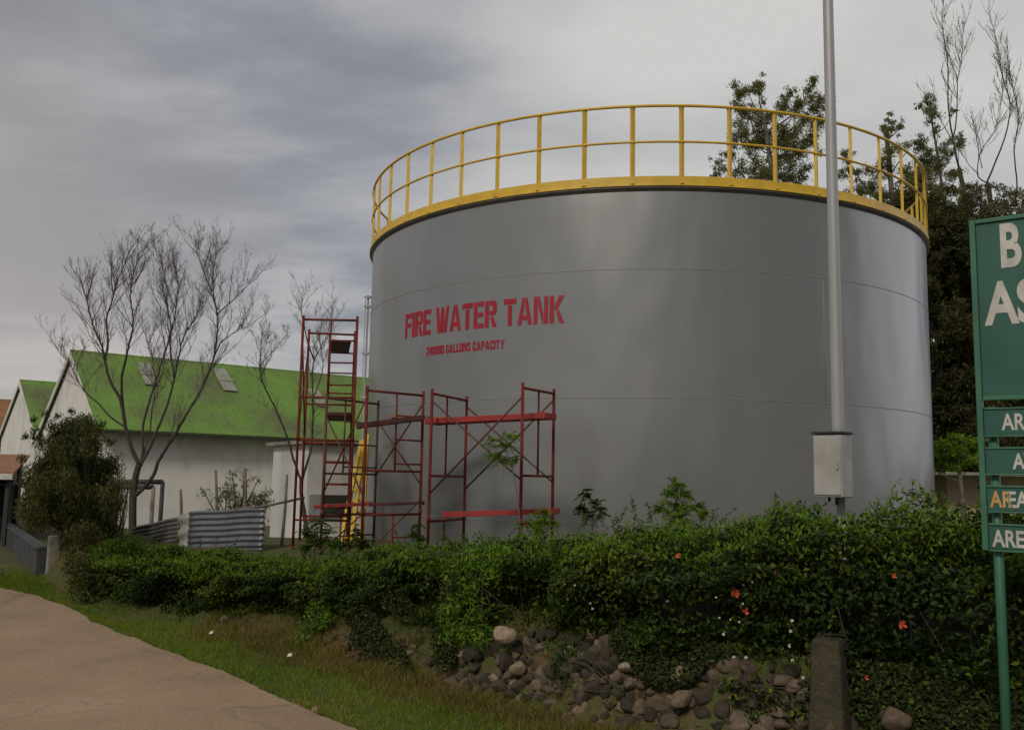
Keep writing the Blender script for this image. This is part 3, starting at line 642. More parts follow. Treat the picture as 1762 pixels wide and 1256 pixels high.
plank('red plank across the wide scaffold bay, under the lettering', at(742, 726, 11.35), at(948, 716, 10.6), 0.30, 0.065, M['plank'])
plank('red plank low down on the wide scaffold bay', at(770, 885, 11.2), at(956, 879, 10.6), 0.26, 0.06, M['plank'])
plank('maroon plank on the bay beside the tank edge, at deck height', at(615, 733, 11.6), at(728, 719, 11.8), 0.34, 0.06, M['plank_dark'])
plank('bare worn plank spanning the gap between two scaffold bays', at(672, 717, 12.2), at(806, 721, 12.1), 0.22, 0.035, M['plank_wood'])
plank('low plank on the bay beside the tank edge', at(634, 868, 12.0), at(730, 865, 12.1), 0.22, 0.035, M['plank_dark'])
plank('small dark maroon plank, topmost on the tall tower', at(585, 587, 12.5), at(583, 604, 13.9), 0.30, 0.03, M['plank_dark'])
plank('dark maroon plank halfway up the tall tower', at(585, 712, 12.4), at(583, 722, 13.8), 0.33, 0.04, M['plank_dark'])
plank('red plank at the foot of the tall tower', at(540, 872, 12.2), at(640, 866, 12.4), 0.22, 0.04, M['plank'])

# yellow stair leaning to the tank, behind the scaffold
st = thing('access_stair', tuple(at(605, 930, 14.2)), 'yellow steel ladder leaning at the left foot of the tank, behind the scaffold', 'ladder')
for a_, b_ in (((586, 935, 13.6), (622, 760, 14.6)), ((604, 935, 13.4), (627, 760, 14.5)), ((622, 935, 13.5), (633, 750, 14.4))):
    mb = MB(); p, q = at(*a_), at(*b_); d = (q-p).normalized(); sv_ = Vector((1, 0, 0)); nv = d.cross(sv_).normalized(); sv2 = nv.cross(d)
    R = Matrix((sv2, nv, d)).transposed(); mb.box((p+q)/2, (0.05, 0.10, (q-p).length), R); mb.build('stringer', M['yellow'], st)
for i in range(9):
    u = (i+0.5)/9; p = at(586, 935, 13.6).lerp(at(622, 760, 14.6), u); q = at(622, 935, 13.5).lerp(at(633, 750, 14.4), u)
    mb = MB(); mb.tube([p, q], 0.016, 6); mb.build('rung', M['yellow'], st)

# ------------------------------------------------------------------ utility pole with meter box
YP = 6.05
pb = at(1449, 940, YP); pt = at(1440, 742, YP)
px0 = (pb.x+pt.x)/2
pole = thing('utility_pole', (px0, YP, 0.5), 'tall grey steel pole with a pale meter box, rising from the hedge', 'pole')
zc0_ = at(1425, 855, YP-.1).z
mb = MB(); mb.tube([(px0, YP, zc0_+.1), (px0, YP, 2.0), (px0, YP, 5), (px0, YP, 8.5)], [0.042, 0.040, 0.034, 0.029], 20); mb.build('pole_tube', M['galv'], pole, smooth=True)
mb = MB(); mb.box((px0+0.014, YP, zc0_-.45), (0.055, 0.055, 1.2), Matrix.Rotation(-0.6, 3, 'Z')); mb.build('lower_post', M['boxpaint'], pole, bevel=0.006)
nb_ = Vector((-0.70, -0.714, 0)); eb = Vector((0.714, -0.70, 0)); R = Matrix((eb, -nb_, Vector((0, 0, 1)))).transposed()
zc0, zc1 = at(1425, 855, YP-.1).z, at(1425, 748, YP-.1).z
bc = Vector((px0-0.066, YP-0.081, (zc0+zc1)/2)); hb = zc1-zc0
mb = MB(); mb.box(bc, (0.19, 0.153, hb), R); bx = mb.build('meter_box', M['boxpaint'], pole, bevel=0.006)
mb = MB(); mb.box(bc+nb_*0.081, (0.175, 0.010, hb-0.026), R); mb.box(bc+nb_*0.090+eb*0.070, (0.014, 0.014, 0.05), R); dr = mb.build('door', M['boxpaint'], bx, bevel=0.003)
mb = MB(); mb.box(bc+Vector((0, 0, hb/2+0.012))+nb_*0.006, (0.205, 0.168, 0.015), R); hd = mb.build('rain_hood', M['dark'], pole, bevel=0.003)
mb = MB(); mb.tube([bc-Vector((-.02, 0, hb/2)), bc-Vector((-.02, 0, hb/2+0.05))], 0.012, 8); mb.tube([bc+eb*-.03-Vector((0, 0, hb/2)), bc+eb*-.03-Vector((0, 0, hb/2+0.03))], 0.009, 8); mb.build('conduit', M['dark'], pole)

# ------------------------------------------------------------------ assembly area sign
es = Vector((0.8, -0.6, 0)); ns = Vector((-0.6, -0.8, 0)); RS = Matrix((es, -ns, Vector((0, 0, 1)))).transposed()
YS = 4.75; s0 = at(1688, 860, YS); s0.z = 0
sign = thing('notice_sign', (s0.x, s0.y, 0), 'green notice sign with pale capitals and four name boards, cut off by the right edge', 'sign')
def Zs(py, off=0.0): return at(1690, py, YS-0.6*off).z
SW = 1.5
def sbox(name, x0, x1, z0, z1, y0, y1, m, par=None, bev=0.003):
    mb = MB(); mb.box(s0+es*((x0+x1)/2)+ns*(-(y0+y1)/2)+Vector((0, 0, (z0+z1)/2)), (x1-x0, y1-y0, z1-z0), RS)
    o = mb.build(name, m, sign, bevel=bev); return o
ztop, zbot = Zs(382), Zs(946)
sbox('upright', 0.0, 0.028, zbot, ztop, -0.02, 0.02, M['signframe']); sbox('upright', SW-0.028, SW, zbot, ztop, -0.02, 0.02, M['signframe'])
sbox('board', 0.0285, SW-.0285, Zs(686), ztop-0.022, -0.006, 0.006, M['sign'])
sbox('frame_bar', 0.0285, SW-.0285, ztop-0.0215, ztop, -0.018, 0.018, M['signframe'])
sbox('frame_bar', 0.0285, SW-.0285, Zs(690), Zs(683), -0.015, 0.010, M['signframe'])
slats = [(704, 751), (771, 816), (836, 880), (901, 946)]
for a_, b_ in slats:
    sbox('name_board', 0.0285, SW-.0285, Zs(b_)+.006, Zs(a_)-.006, -0.006, 0.006, M['sign'])
    sbox('frame_bar', 0.0285, SW-.0285, Zs(a_)-.0055, Zs(a_)+.004, -0.013, 0.010, M['signframe'])
    sbox('frame_bar', 0.0285, SW-.0285, Zs(b_)-.004, Zs(b_)+.0055, -0.013, 0.010, M['signframe'])
for xx in (0.062, SW-0.09):
    mb = MB(); q = s0+es*xx-ns*0.045; mb.tube([(q.x, q.y, -0.1), (q.x, q.y, Zs(700))], 0.024, 14); mb.build('post', M['signframe'], sign, smooth=True)
def text(name, body, xl, py_top, py_bot, m, weight=0.02, cond=1.0, parent=None):
    zb_, zt_ = Zs(py_bot), Zs(py_top); H = zt_-zb_
    cu = bpy.data.curves.new(name, 'FONT'); cu.body = body; cu.size = 1.0; cu.offset = weight; cu.extrude = 0.004
    to = bpy.data.objects.new(name+'_tmp', cu); COL.objects.link(to)
    dg = bpy.context.evaluated_depsgraph_get(); me = bpy.data.meshes.new_from_object(to.evaluated_get(dg)); bpy.data.objects.remove(to)
    co = np.empty(len(me.vertices)*3); me.vertices.foreach_get('co', co); co = co.reshape(-1, 3)
    y0, y1 = co[:, 1].min(), co[:, 1].max(); sc = H/(y1-y0); x0 = co[:, 0].min()
    out = [s0+es*(xl+(x-x0)*sc*cond)+Vector((0, 0, zb_+(y-y0)*sc))+ns*(0.0065+0.0015+z*0.3) for x, y, z in co]
    me.vertices.foreach_set('co', np.array([tuple(v) for v in out]).reshape(-1)); me.update()
    me.materials.clear(); me.materials.append(m)
    o = bpy.data.objects.new(name, me); COL.objects.link(o); o.parent = sign; o.matrix_parent_inverse = Matrix.Translation(-Vector(sign.location)); return o
def xs(px, py):     # distance along the sign of a photograph point
    d = ray(px, py); # intersect with sign plane
    t = ((s0-Vector((0, 0, EYE))).dot(ns))/d.dot(ns); p = Vector((0, 0, EYE))+d*t; return (p-s0).dot(es)
text('lettering', 'B', xs(1722, 430), 394, 468, M['white'], 0.03, 0.58)
text('lettering', 'AS', xs(1695, 560), 489, 564, M['white'], 0.03, 0.70)
text('lettering', 'ARE', xs(1724, 740), 713, 741, M['white'], 0.025, 0.70)
text('lettering', 'AV', xs(1743, 805), 780, 807, M['white'], 0.025, 0.70)
text('lettering', 'AR', xs(1704, 870), 844, 872, M['orange'], 0.025, 0.70)
text('lettering', 'EA', xs(1736, 870), 844, 872, M['white'], 0.025, 0.70)
text('lettering', 'AREA', xs(1708, 938), 910, 939, M['white'], 0.025, 0.70)

# ------------------------------------------------------------------ warehouses
DW = Vector((0.775, 0.632, 0)).normalized(); GW = Vector((0.632, -0.775, 0)).normalized()
def warehouse(R0, label, length, zr=5.13, ze=2.72, hw=3.4, roofm='roof', lights=(), zb=-0.1, wallm='wall', gablem='gable'):
    R0 = Vector((R0[0], R0[1], 0)); b = thing('warehouse', (R0.x, R0.y, zb), label, 'building', 'gabled warehouses in a row')
    Z = lambda z: Vector((0, 0, z)); oh = 0.35; th = 0.07; slope = Vector((0, 0, 0))
    mb = MB()
    for sg in (1, -1):
        g = GW*sg; n_ = (Z(hw)+g*(zr-ze)).normalized()
        p0 = R0-DW*0.06+Z(zr); p1 = p0+g*hw+Z(ze-zr); p1 = p1+(p1-p0).normalized()*0.12
        q0, q1 = p0+DW*(length+0.3), p1+DW*(length+0.3)
        mb.prism([p0, p1, q1, q0], n_*th)
    mb.tube([R0-DW*0.07+Z(zr+th*.6), R0+DW*(length+0.26)+Z(zr+th*.6)], 0.06, 8)
    rf = mb.build('roof', M[roofm], b)
    hw2 = hw-oh; zw = ze+oh*(zr-ze)/hw-0.03
    mb = MB(); prof = [Z(zb)+GW*hw2, Z(zw)+GW*hw2, Z(zr-0.04), Z(zw)-GW*hw2, Z(zb)-GW*hw2]
    mb.prism([R0+p+DW*0.05 for p in prof], DW*(length-0.1)); mb.build('wall', M[wallm], b)
    mb = MB(); prof = [Z(zb)+GW*(hw2-.02), Z(zw-.02)+GW*(hw2-.02), Z(zr-0.08), Z(zw-.02)-GW*(hw2-.02), Z(zb)-GW*(hw2-.02)]
    mb.prism([R0+p+DW*0.02 for p in prof], DW*0.027); mb.build('gable_wall', M[gablem], b)
    mb = MB()
    for sg in (1, -1):
        g = GW*sg; p0 = R0-DW*0.10+Z(zr-0.01); p1 = R0-DW*0.10+g*(hw+.1)+Z(ze-0.08)
        mb.prism([p0+Z(.05), p1+Z(.05), p1-Z(.13), p0-Z(.13)], DW*0.035)
    mb.build('barge_board', M['gable'], b)
    mb = MB(); p0 = R0+GW*(hw+.10)+Z(ze-0.10)-DW*.2; mb.prism([p0, p0+DW*(length+.4), p0+DW*(length+.4)+Z(.12), p0+Z(.12)], GW*0.03); mb.build('eave_board', M['dark'], b)
    for u0, v0, v1, w_ in lights:
        g = GW; n_ = (Z(hw)+g*(zr-ze)).normalized(); dn = (g*hw+Z(ze-zr)).normalized(); base = R0+Z(zr)+DW*u0+n_*(th+0.03)
        mb = MB(); mb.prism([base+dn*v0, base+dn*v1, base+dn*v1+DW*w_, base+dn*v0+DW*w_], n_*0.03)
        mb.prism([base+dn*(v0+v1)/2-DW*.02+n_*.031, base+dn*((v0+v1)/2+.12)-DW*.02+n_*.031, base+dn*((v0+v1)/2+.12)+DW*(w_+.02)+n_*.031, base+dn*(v0+v1)/2+DW*(w_+.02)+n_*.031], n_*0.02)
        mb.build('skylight', M['skylight'], b)
    return b
R0 = at(125, 607, 28.0)
warehouse((R0.x, R0.y), 'white warehouse with a bright green gabled roof behind the big bare tree', 16, zr=R0.z, ze=2.72, lights=((1.75, 0.45, 1.75, 0.42), (4.2, 0.35, 1.75, 0.45), (7.3, 1.2, 2.3, 0.4)))
R1 = at(37, 657, 37.6)
warehouse((R1.x, R1.y), 'smaller-looking second green-roofed gable house at the far left, behind the first', 14, zr=R1.z, ze=2.8)
warehouse((-27.3, 47.0), 'brown-roofed warehouse just showing at the left edge behind the green ones', 14, zr=R1.z-0.05, ze=2.8, roofm='rust')
# annex with dark window beside the tank
an = thing('annex_building', tuple(at(570, 900, 21)), 'small flat white annex with a dark opening, seen through the tall scaffold tower', 'building')
pA, pB = at(530, 800, 20.5), at(665, 800, 21.5); zt_a = at(570, 766, 20.8).z
d = (pB-pA); d.z = 0; l = d.length; d.normalize(); nrm_ = Vector((-d.y, d.x, 0)); R = Matrix((d, nrm_, Vector((0, 0, 1)))).transposed()
mid_ = (pA+pB)/2
mb = MB(); mb.box((mid_.x+nrm_.x*1.2, mid_.y+nrm_.y*1.2, (zt_a-.1)/2), (l, 2.4, zt_a+.1), R); mb.build('wall', M['annex'], an)
mb = MB(); mb.box((mid_.x+nrm_.x*1.2, mid_.y+nrm_.y*1.2, zt_a+.05), (l+.3, 2.7, .08), R); mb.build('roof', M['skylight'], an)
pw = at(575, 868, 20.8); mb = MB(); mb.box((pw.x, pw.y-.03, at(575, 868, 20.8).z), (0.62, .08, .42), R); mb.build('window', M['dark'], an)
pw = at(543, 870, 20.6); mb = MB(); mb.box((pw.x, pw.y-.03, pw.z), (0.3, .08, .5), R); mb.build('shutter', M['galv'], an)
# cream building at the right behind the hedge
cr = thing('cream_building', tuple(at(1660, 900, 22)), 'low cream building with a thin flat roof, between tank and green sign', 'building')
xA = at(1630, 850, 22).x; zt_c = at(1650, 818, 22).z
mb = MB(); mb.box((xA+4, 23.5, (zt_c-.1)/2), (8, 3, zt_c+.1)); mb.build('wall', M['cream'], cr)
mb = MB(); mb.box((xA+3.4, 23.2, zt_c+.035), (9.6, 4.2, .07)); mb.build('roof', M['skylight'], cr)
mb = MB(); mb.box((xA-.55, 24.0, (zt_c-.1)/2), (1.1, 1.6, zt_c+.1)); mb.build('door_recess', M['dark'], cr)  # solid dark block, the doorway's shade put into its colour
# open shed far left with rusty roof
shd = thing('open_shed', (-13, 21, 0), 'low open shed with rusty roof and pale fascia at the left edge', 'shed')
zf = at(20, 820, 19.5).z; xF = at(24, 815, 19.5).x; xB = at(50, 806, 25).x
mb = MB(); mb.prism([Vector((xF-9, 19.5, zf+.05)), Vector((xF, 19.5, zf+.05)), Vector((xB, 25, zf+.50)), Vector((xB-9, 25, zf+.50))], (0, 0, .05)); mb.build('roof', M['rust'], shd)
mb = MB(); mb.box((xF-4.5, 19.46, zf+.0), (9, .05, .12)); mb.build('fascia', M['white'], shd)
mb = MB(); mb.box((xB-4.6, 24.8, (zf+.3)/2), (9, .15, zf+.3)); mb.build('back_wall', M['dark'], shd)  # near-black colour stands in for the shade inside the shed
mb = MB(); p_, q_ = Vector((xF-.1, 19.7, 0)), Vector((xB-.15, 24.7, 0)); mb.prism([p_+Vector((0, 0, zf-.15)), q_+Vector((0, 0, zf-.15)), q_+Vector((0, 0, zf+.42)), p_+Vector((0, 0, zf+.02))], (-.08, 0, 0)); mb.build('side_beam', M['dark'], shd)
for u_ in (0, .5, 1): mb = MB(); c_ = p_.lerp(q_, u_); mb.tube([c_+Vector((-.1, 0, 0)), c_+Vector((-.1, 0, zf-.1))], .06, 8); mb.build('post', M['dark'], shd)
for k_ in range(2): mb = MB(); mb.tube([(xF-2.6-2.6*k_, 19.7, 0), (xF-2.6-2.6*k_, 19.7, zf)], .06, 8); mb.build('post', M['dark'], shd)
mb = MB(); mb.box((xF-4.6, 22, .02+zf-.2), (8, 4.6, .03)); mb.build('ceiling', M['dark'], shd)  # under-roof shade painted as a dark sheet
# low whitewashed retaining wall + end pier
lw = thing('garden_wall', (-10, 19.5, 0), 'long low grey wall running back from the road at the left', 'wall')
a = onz(104, 990, 0.0)+Vector((0, .15, 0)); b = Vector((-13.4, 25.2, 0)); d = (b-a).normalized(); R = Matrix((d, Vector((-d.y, d.x, 0)), Vector((0, 0, 1)))).transposed()
sh_ = Vector((-d.y, d.x, 0))*.34; a = a+sh_*.4; a0_ = a.copy(); a = a+sh_*.6; b = b+sh_
mb = MB(); mb.box((a+b)/2+Vector((0, 0, .17)), ((b-a).length, .16, .42), R); mb.build('wall_face', M['wallgrey'], lw, bevel=.01)
mb = MB(); mb.box((a+b)/2+Vector((0, 0, .40)), ((b-a).length, .20, .04), R); mb.build('coping', M['wallgrey'], lw, bevel=.01)
mb = MB(); mb.box(a0_+Vector((0.02, -.16, .28)), (.16, .17, .66), R); pr_ = mb.build('wall_pier', M['concrete'], bevel=.02); tag(pr_, 'short whitewashed pier at the near end of the low grey wall', 'pier')

# pipe portal in front of the warehouse
pf = thing('pipe_frame', tuple(at(255, 900, 19)), 'dark pipe goalpost frame standing right of the big bare tree trunk', 'frame')
for x0, x1, yt, Y in ((203, 280, 829, 19.0), (203, 264, 838, 19.6)):
    for xx in (x0, x1):
        t_ = at(xx, yt, Y); mb = MB(); mb.tube([(t_.x, t_.y, -.05), t_], .045, 8); mb.build('post', M['dark'] if Y < 19.5 else M['concrete'], pf, smooth=True)
    mb = MB(); mb.tube([at(x0, yt, Y), at(x1, yt, Y)], .05, 8); mb.build('crossbar', M['dark'], pf, smooth=True)

# ------------------------------------------------------------------ corrugated fences
def corrugated(name, P0, P1, z0, z1, m, label, pitch=0.076, amp=0.011, lean=0.0, wob=0.0, cat='fence', group=None):
    P0, P1 = Vector(P0), Vector(P1); d = (P1-P0); n_ = Vector((-d.y, d.x, 0)).normalized()
    nz = int((z1-z0)/pitch*8); nu = 14; vs = []
    for i in range(nu+1):
        u = i/nu
        for k in range(nz+1):
            v = k/nz; z = z0+(z1-z0)*v
            off = amp*math.sin(2*PI*(z-z0)/pitch)+lean*v+wob*math.sin(u*7+v*3)
            dz = (P1.z-P0.z)*u+0.004*math.sin(u*11)
            p = P0+d*u; vs.append((p.x+n_.x*off, p.y+n_.y*off, z+dz))
    mb = MB(); mb.add(vs, [(i*(nz+1)+k, (i+1)*(nz+1)+k, (i+1)*(nz+1)+k+1, i*(nz+1)+k+1) for i in range(nu) for k in range(nz)])
    o = mb.build(name, m, smooth=True); sm = o.modifiers.new('t', 'SOLIDIFY'); sm.thickness = 0.0015
    return tag(o, label, cat, group)
q0, q1 = at(326, 880, 12.6), at(457, 873, 12.2)
corrugated('corrugated_sheet', (q0.x, q0.y, 0.0), (q1.x, q1.y, at(457, 873, 12.2).z-q0.z), .55, q0.z, M['corr'], 'bright bluish corrugated iron sheet standing above the hedge', group='corrugated iron sheets', cat='metal sheet')
p0, p1 = at(228, 907, 14.8), at(309, 888, 13.2)
corrugated('corrugated_sheet', (p0.x, p0.y, 0.0), (p1.x, p1.y, p1.z-p0.z), .3, p0.z, M['corr_old'], 'dull brownish corrugated iron sheet left of the bright one', pitch=.06, group='corrugated iron sheets', cat='metal sheet')
p0, p1 = at(307, 886, 13.0), at(333, 879, 12.75)
corrugated('metal_sheet', (p0.x, p0.y, 0.0), (p1.x, p1.y, p1.z-p0.z), .4, p0.z, M['pale_sheet'], 'narrow pale crumpled sheet between the two corrugated sheets', pitch=.2, amp=.02, wob=.02, cat='metal sheet')
rl = MB(); rl.tube([at(405, 876, 12.35), at(460, 870, 12.3), at(524, 856, 12.6)], .016, 8); tag(rl.build('rail', M['twig'], smooth=True), 'thin weathered rail running from the bright corrugated sheet to the scaffold tower', 'rail')
for xx, yt, yb, Y, lean, lb in ((311, 842, 905, 13.4, 0, 'leftmost bare stake, by the narrow pale sheet'), (371, 808, 900, 12.9, 2, 'tall bare stake behind the left part of the bright corrugated sheet'), (422, 806, 900, 12.8, -1, 'thin bare stake behind the olive shrub and bright sheet'), (494, 816, 945, 12.7, -10, 'leaning bare stake between the bright sheet and the scaffold tower')):
    p, q = at(xx, yt, Y), at(xx+lean, yb, Y); q2 = q+(q-p)*0.7
    mb = MB(); mb.tube([q2, q, p.lerp(q, .5)+Vector((.01, 0, 0)), p], [.026, .024, .021, .018], 7); tag(mb.build('stake', M['bark_pale'], smooth=True), lb, 'stake', 'bare wooden stakes')
# dark low kerb beam seen under the rail
kb = MB(); p, q = at(458, 948, 12.9), at(600, 944, 13.3); kb.tube([p, q], .06, 6); tag(kb.build('timber_beam', M['bark'], smooth=True), 'dark low timber lying right of the bright corrugated sheet', 'timber')

# ------------------------------------------------------------------ vegetation builders
def catmull(pts, k=5):
    P_ = [Vector(p) for p in pts]; out = []
    for i in range(len(P_)-1):
        a, b, c, d = P_[max(i-1, 0)], P_[i], P_[i+1], P_[min(i+2, len(P_)-1)]
        for j in range(k):
            t = j/k
            out.append(0.5*((2*b)+(c-a)*t+(2*a-5*b+4*c-d)*t*t+(-a+3*b-3*c+d)*t**3))
    out.append(P_[-1]); return out
def twigs(mb, path, rad, start=0.35, n=16, length=0.9, depth=2, upb=0.35, rmin=0.0035):
    for _ in range(n):
        u = start+(1-start)*random.random()**0.8; i = min(int(u*(len(path)-1)), len(path)-2)
        p = path[i].lerp(path[i+1], random.random()); d = (path[i+1]-path[i]).normalized()
        side = Vector((random.gauss(0, 1), random.gauss(0, 1), random.gauss(0, .5))).normalized()
        v = (d+side*random.uniform(.45, 1.0)+Vector((0, 0, upb))).normalized()
        l = length*random.uniform(.45, 1.15)*(1.1-0.4*u); seg_ = 6; q = [p]; vv = v; 
        for s_ in range(seg_):
            vv = (vv+Vector((random.gauss(0, .13), random.gauss(0, .13), random.gauss(0.05, .10)))).normalized(); q.append(q[-1]+vv*l/seg_)
        r_0 = max(rmin, min(rad*(1.05-u), l*0.011)); mb.tube(q, [r_0*(1-.65*k/seg_) if r_0*(1-.65*k/seg_) > rmin*.6 else rmin*.6 for k in range(seg_+1)], 4 if depth > 1 else 3, cap=False)
        if depth > 0: twigs(mb, q, r_0, .2, 5, l*.55, depth-1, upb, rmin)
def bare_tree(label, Y, trunk, limbs, trunk_r, depthj=0.7, tw=14, tl=0.95, name='bare_tree', group='bare leafless trees', rmin=.0035, depth=2, upb=.35):
    base = at(*trunk[0], Y); root = thing(name, tuple(base), label, 'tree', group)
    tp = catmull([at(x, y, Y) for x, y in trunk], 4); k = len(tp)
    mb = MB(); mb.tube(tp, [trunk_r*(1.12-.32*i/(k-1)) for i in range(k)], 12); mb.build('trunk', M['bark'], root, smooth=True)
    for pts, r0_ in limbs:
        dj = random.uniform(-depthj, depthj); n_ = len(pts)
        pp_ = catmull([at(x, y, Y+dj*i/(n_-1)*1.5) for i, (x, y) in enumerate(pts)], 5); kk = len(pp_)
        mb = MB(); pp_ = [p+Vector((random.gauss(0, .004), random.gauss(0, .004), 0)) for p in pp_[:-3]]; kk = len(pp_); mb.tube(pp_, [max(.60*r0_*(1-.9*i/(kk-1)), rmin) for i in range(kk)], 8); lb = mb.build('limb', M['bark'], root, smooth=True)
        mb = MB(); pl_ = sum((pp_[i+1]-pp_[i]).length for i in range(kk-1)); twigs(mb, pp_, r0_, .30, max(5, int(tw*pl_/(4.0 if Y < 25 else 5.5))), tl, depth, upb, rmin); mb.build('twigs', M['twig'], lb)
    return root

bare_tree('big leafless multi-stemmed tree in front of the green-roofed warehouse', 18.0,
 [(228, 960), (228, 900), (229, 855), (233, 822), (239, 799)], [
 ([(239, 799), (224, 765), (214, 725), (208, 690), (190, 656), (180, 620), (176, 596), (160, 560), (150, 520), (140, 488), (128, 452)], .075),
 ([(181, 622), (186, 585), (183, 550), (193, 518), (200, 488), (213, 460), (222, 432), (236, 408)], .04),
 ([(214, 725), (209, 662), (216, 620), (224, 585), (229, 555), (225, 520), (227, 490), (238, 440), (256, 408)], .05),
 ([(237, 812), (246, 775), (246, 735), (257, 690), (269, 652), (286, 600), (298, 560), (303, 528), (307, 492), (303, 465), (297, 430)], .05),
 ([(241, 802), (262, 760), (272, 735), (290, 692), (300, 650), (310, 602), (318, 574), (333, 552), (343, 530), (352, 500)], .055),
 ([(300, 650), (293, 600), (294, 560), (286, 520), (280, 500), (281, 462), (264, 440), (250, 415)], .035),
 ([(229, 855), (243, 843), (263, 819), (276, 787), (299, 751), (320, 714), (346, 671), (366, 620), (374, 574), (374, 541), (367, 502), (368, 460), (378, 400)], .07),
 ([(366, 620), (380, 590), (392, 580), (409, 568), (424, 562), (432, 546)], .025),
 ([(374, 541), (390, 526), (406, 512), (418, 486), (424, 470)], .025),
 ([(216, 735), (192, 719), (170, 695), (150, 678), (132, 652), (122, 630), (104, 608), (96, 590)], .035),
 ([(374, 541), (365, 505), (350, 465), (340, 430), (352, 405)], .028),
 ([(245, 790), (258, 740), (262, 700), (268, 660), (262, 620), (256, 590), (262, 560)], .03),
 ], .07, tw=44, tl=.85, rmin=.0020)
bare_tree('smaller slender leafless tree with two stems behind the scaffold tower', 19.5,
 [(530, 960), (526, 900), (519, 855), (518, 828)], [
 ([(518, 828), (505, 790), (495, 755), (476, 707), (455, 665), (448, 645), (448, 615), (451, 575), (455, 530)], .045),
 ([(449, 628), (462, 612), (476, 597), (482, 575)], .018),
 ([(519, 828), (530, 790), (535, 770), (539, 715), (537, 651), (541, 619), (556, 590), (571, 548), (577, 508)], .05),
 ([(541, 622), (530, 590), (523, 560), (518, 530), (528, 492)], .03),
 ([(537, 690), (552, 650), (556, 620), (549, 570), (548, 530)], .025),
 ], .045, tw=40, tl=.70, rmin=.0020)
for lb, tr, lm_ in (('tall bare tree with upright wavy stems, at the top right', [(1672, 520), (1668, 420), (1660, 340), (1650, 290)], [
   ([(1650, 290), (1640, 241), (1632, 187), (1631, 117), (1625, 67), (1621, 27), (1630, -20)], .07),
   ([(1640, 241), (1646, 200), (1648, 140), (1655, 100), (1658, 50), (1672, 12)], .05),
   ([(1640, 245), (1622, 212), (1612, 192), (1605, 144)], .035)]),
  ('tall forked bare tree with crooked stems, in the top right corner', [(1722, 520), (1712, 420), (1702, 330), (1698, 315)], [
   ([(1698, 315), (1715, 274), (1732, 227), (1738, 177), (1725, 134), (1718, 84), (1705, 33), (1700, 0)], .06),
   ([(1698, 315), (1682, 301), (1688, 261), (1715, 217), (1725, 157), (1727, 120)], .045),
   ([(1684, 300), (1668, 285), (1655, 264), (1643, 244)], .03),
   ([(1720, 380), (1749, 334), (1745, 261), (1752, 207), (1745, 160), (1735, 110), (1728, 60)], .06),
   ([(1690, 290), (1680, 240), (1678, 190)], .03)])):
    bare_tree(lb, 34.0, tr, lm_, .10, tw=26, tl=1.35, rmin=.008, depth=1, upb=.8, group='bare leafless trees')

def leafy_tree(label, Y, trunk, clumps, trunk_r, lmat, leaf=(0.13, 0.045), dens=200, name='leafy_tree', group=None, droop=1.0, dj=0.8, cat='tree', bark='bark_pale', sq=0.85):
    """trunk: photo points; clumps: (x, y, radius px) in the photo, placed at real depth about Y"""
    base = at(*trunk[0], Y); root = thing(name, tuple(base), label, cat, group)
    tp = catmull([at(x, y, Y) for x, y in trunk], 5); k = len(tp)
    mb = MB(); mb.tube(tp, [trunk_r*(1.1-.75*i/(k-1)) for i in range(k)], 10); mb.build('trunk', M[bark], root, smooth=True)
    P_, N_, lb = [], [], MB()
    for cx, cy, r in clumps:
        yy = Y+random.gauss(0, dj*.6); c = at(cx, cy, yy); R_ = r*yy/FPX
        i = min(range(k), key=lambda j: (tp[j]-c).length+(0 if tp[j].z < c.z-.65*(tp[j]-c).length else 3))
        s_ = tp[i]; md_ = s_.lerp(c, .55)+Vector((random.gauss(0, .1), random.gauss(0, .1), -.1*(c-s_).length))
        lb.tube(catmull([s_, md_, c+Vector((0, 0, R_*.4))], 4), [max(trunk_r*.28*(1-.8*q/8), .008) for q in range(9)], 5, cap=False)
        sub = max(4, int(9*R_*R_/0.25)+7)
        for _ in range(sub):
            o_ = np.array([random.gauss(0, .55), random.gauss(0, .55), random.gauss(0, .55)])*R_
            sr = R_*random.uniform(.22, .48); nl = int(dens*(8.5 if lmat is M['leaf_euc'] else 6.0)*sr*sr*4*random.uniform(.4, 1.4))+8
            q = rng.normal(size=(nl, 3))*sr*.62; q[:, 2] *= sq
            P_.append(np.array(c)+o_+q); N_.append(q*.5+rng.normal(size=(nl, 3))*sr)
            e = Vector(np.array(c)+o_)
            lb.tube([c, c.lerp(e, .5)+Vector((0, 0, .05)), e], [.009, .007, .005], 3, cap=False)
    P_ = np.concatenate(P_); N_ = np.concatenate(N_)
    lb.build('branches', M[bark], root)
    sc = 0.7+0.6*rng.random(len(P_)); rr = np.clip(rng.random(len(P_))*.7+.2*wav(P_, 9, 2.2)+.12, 0, 1)
    leaves_mesh('crown', P_, N_, leaf[0]*sc, leaf[1]*sc, lmat, root, droop=droop, rnd=rr)
    return root
def blob(x0, y0, x1, y1, n, r0_, r1_, cond=None):
    out = []
    while len(out) < n:
        x, y = random.uniform(x0, x1), random.uniform(y0, y1)
        if cond is None or cond(x, y): out.append((x, y, random.uniform(r0_, r1_)))
    return out
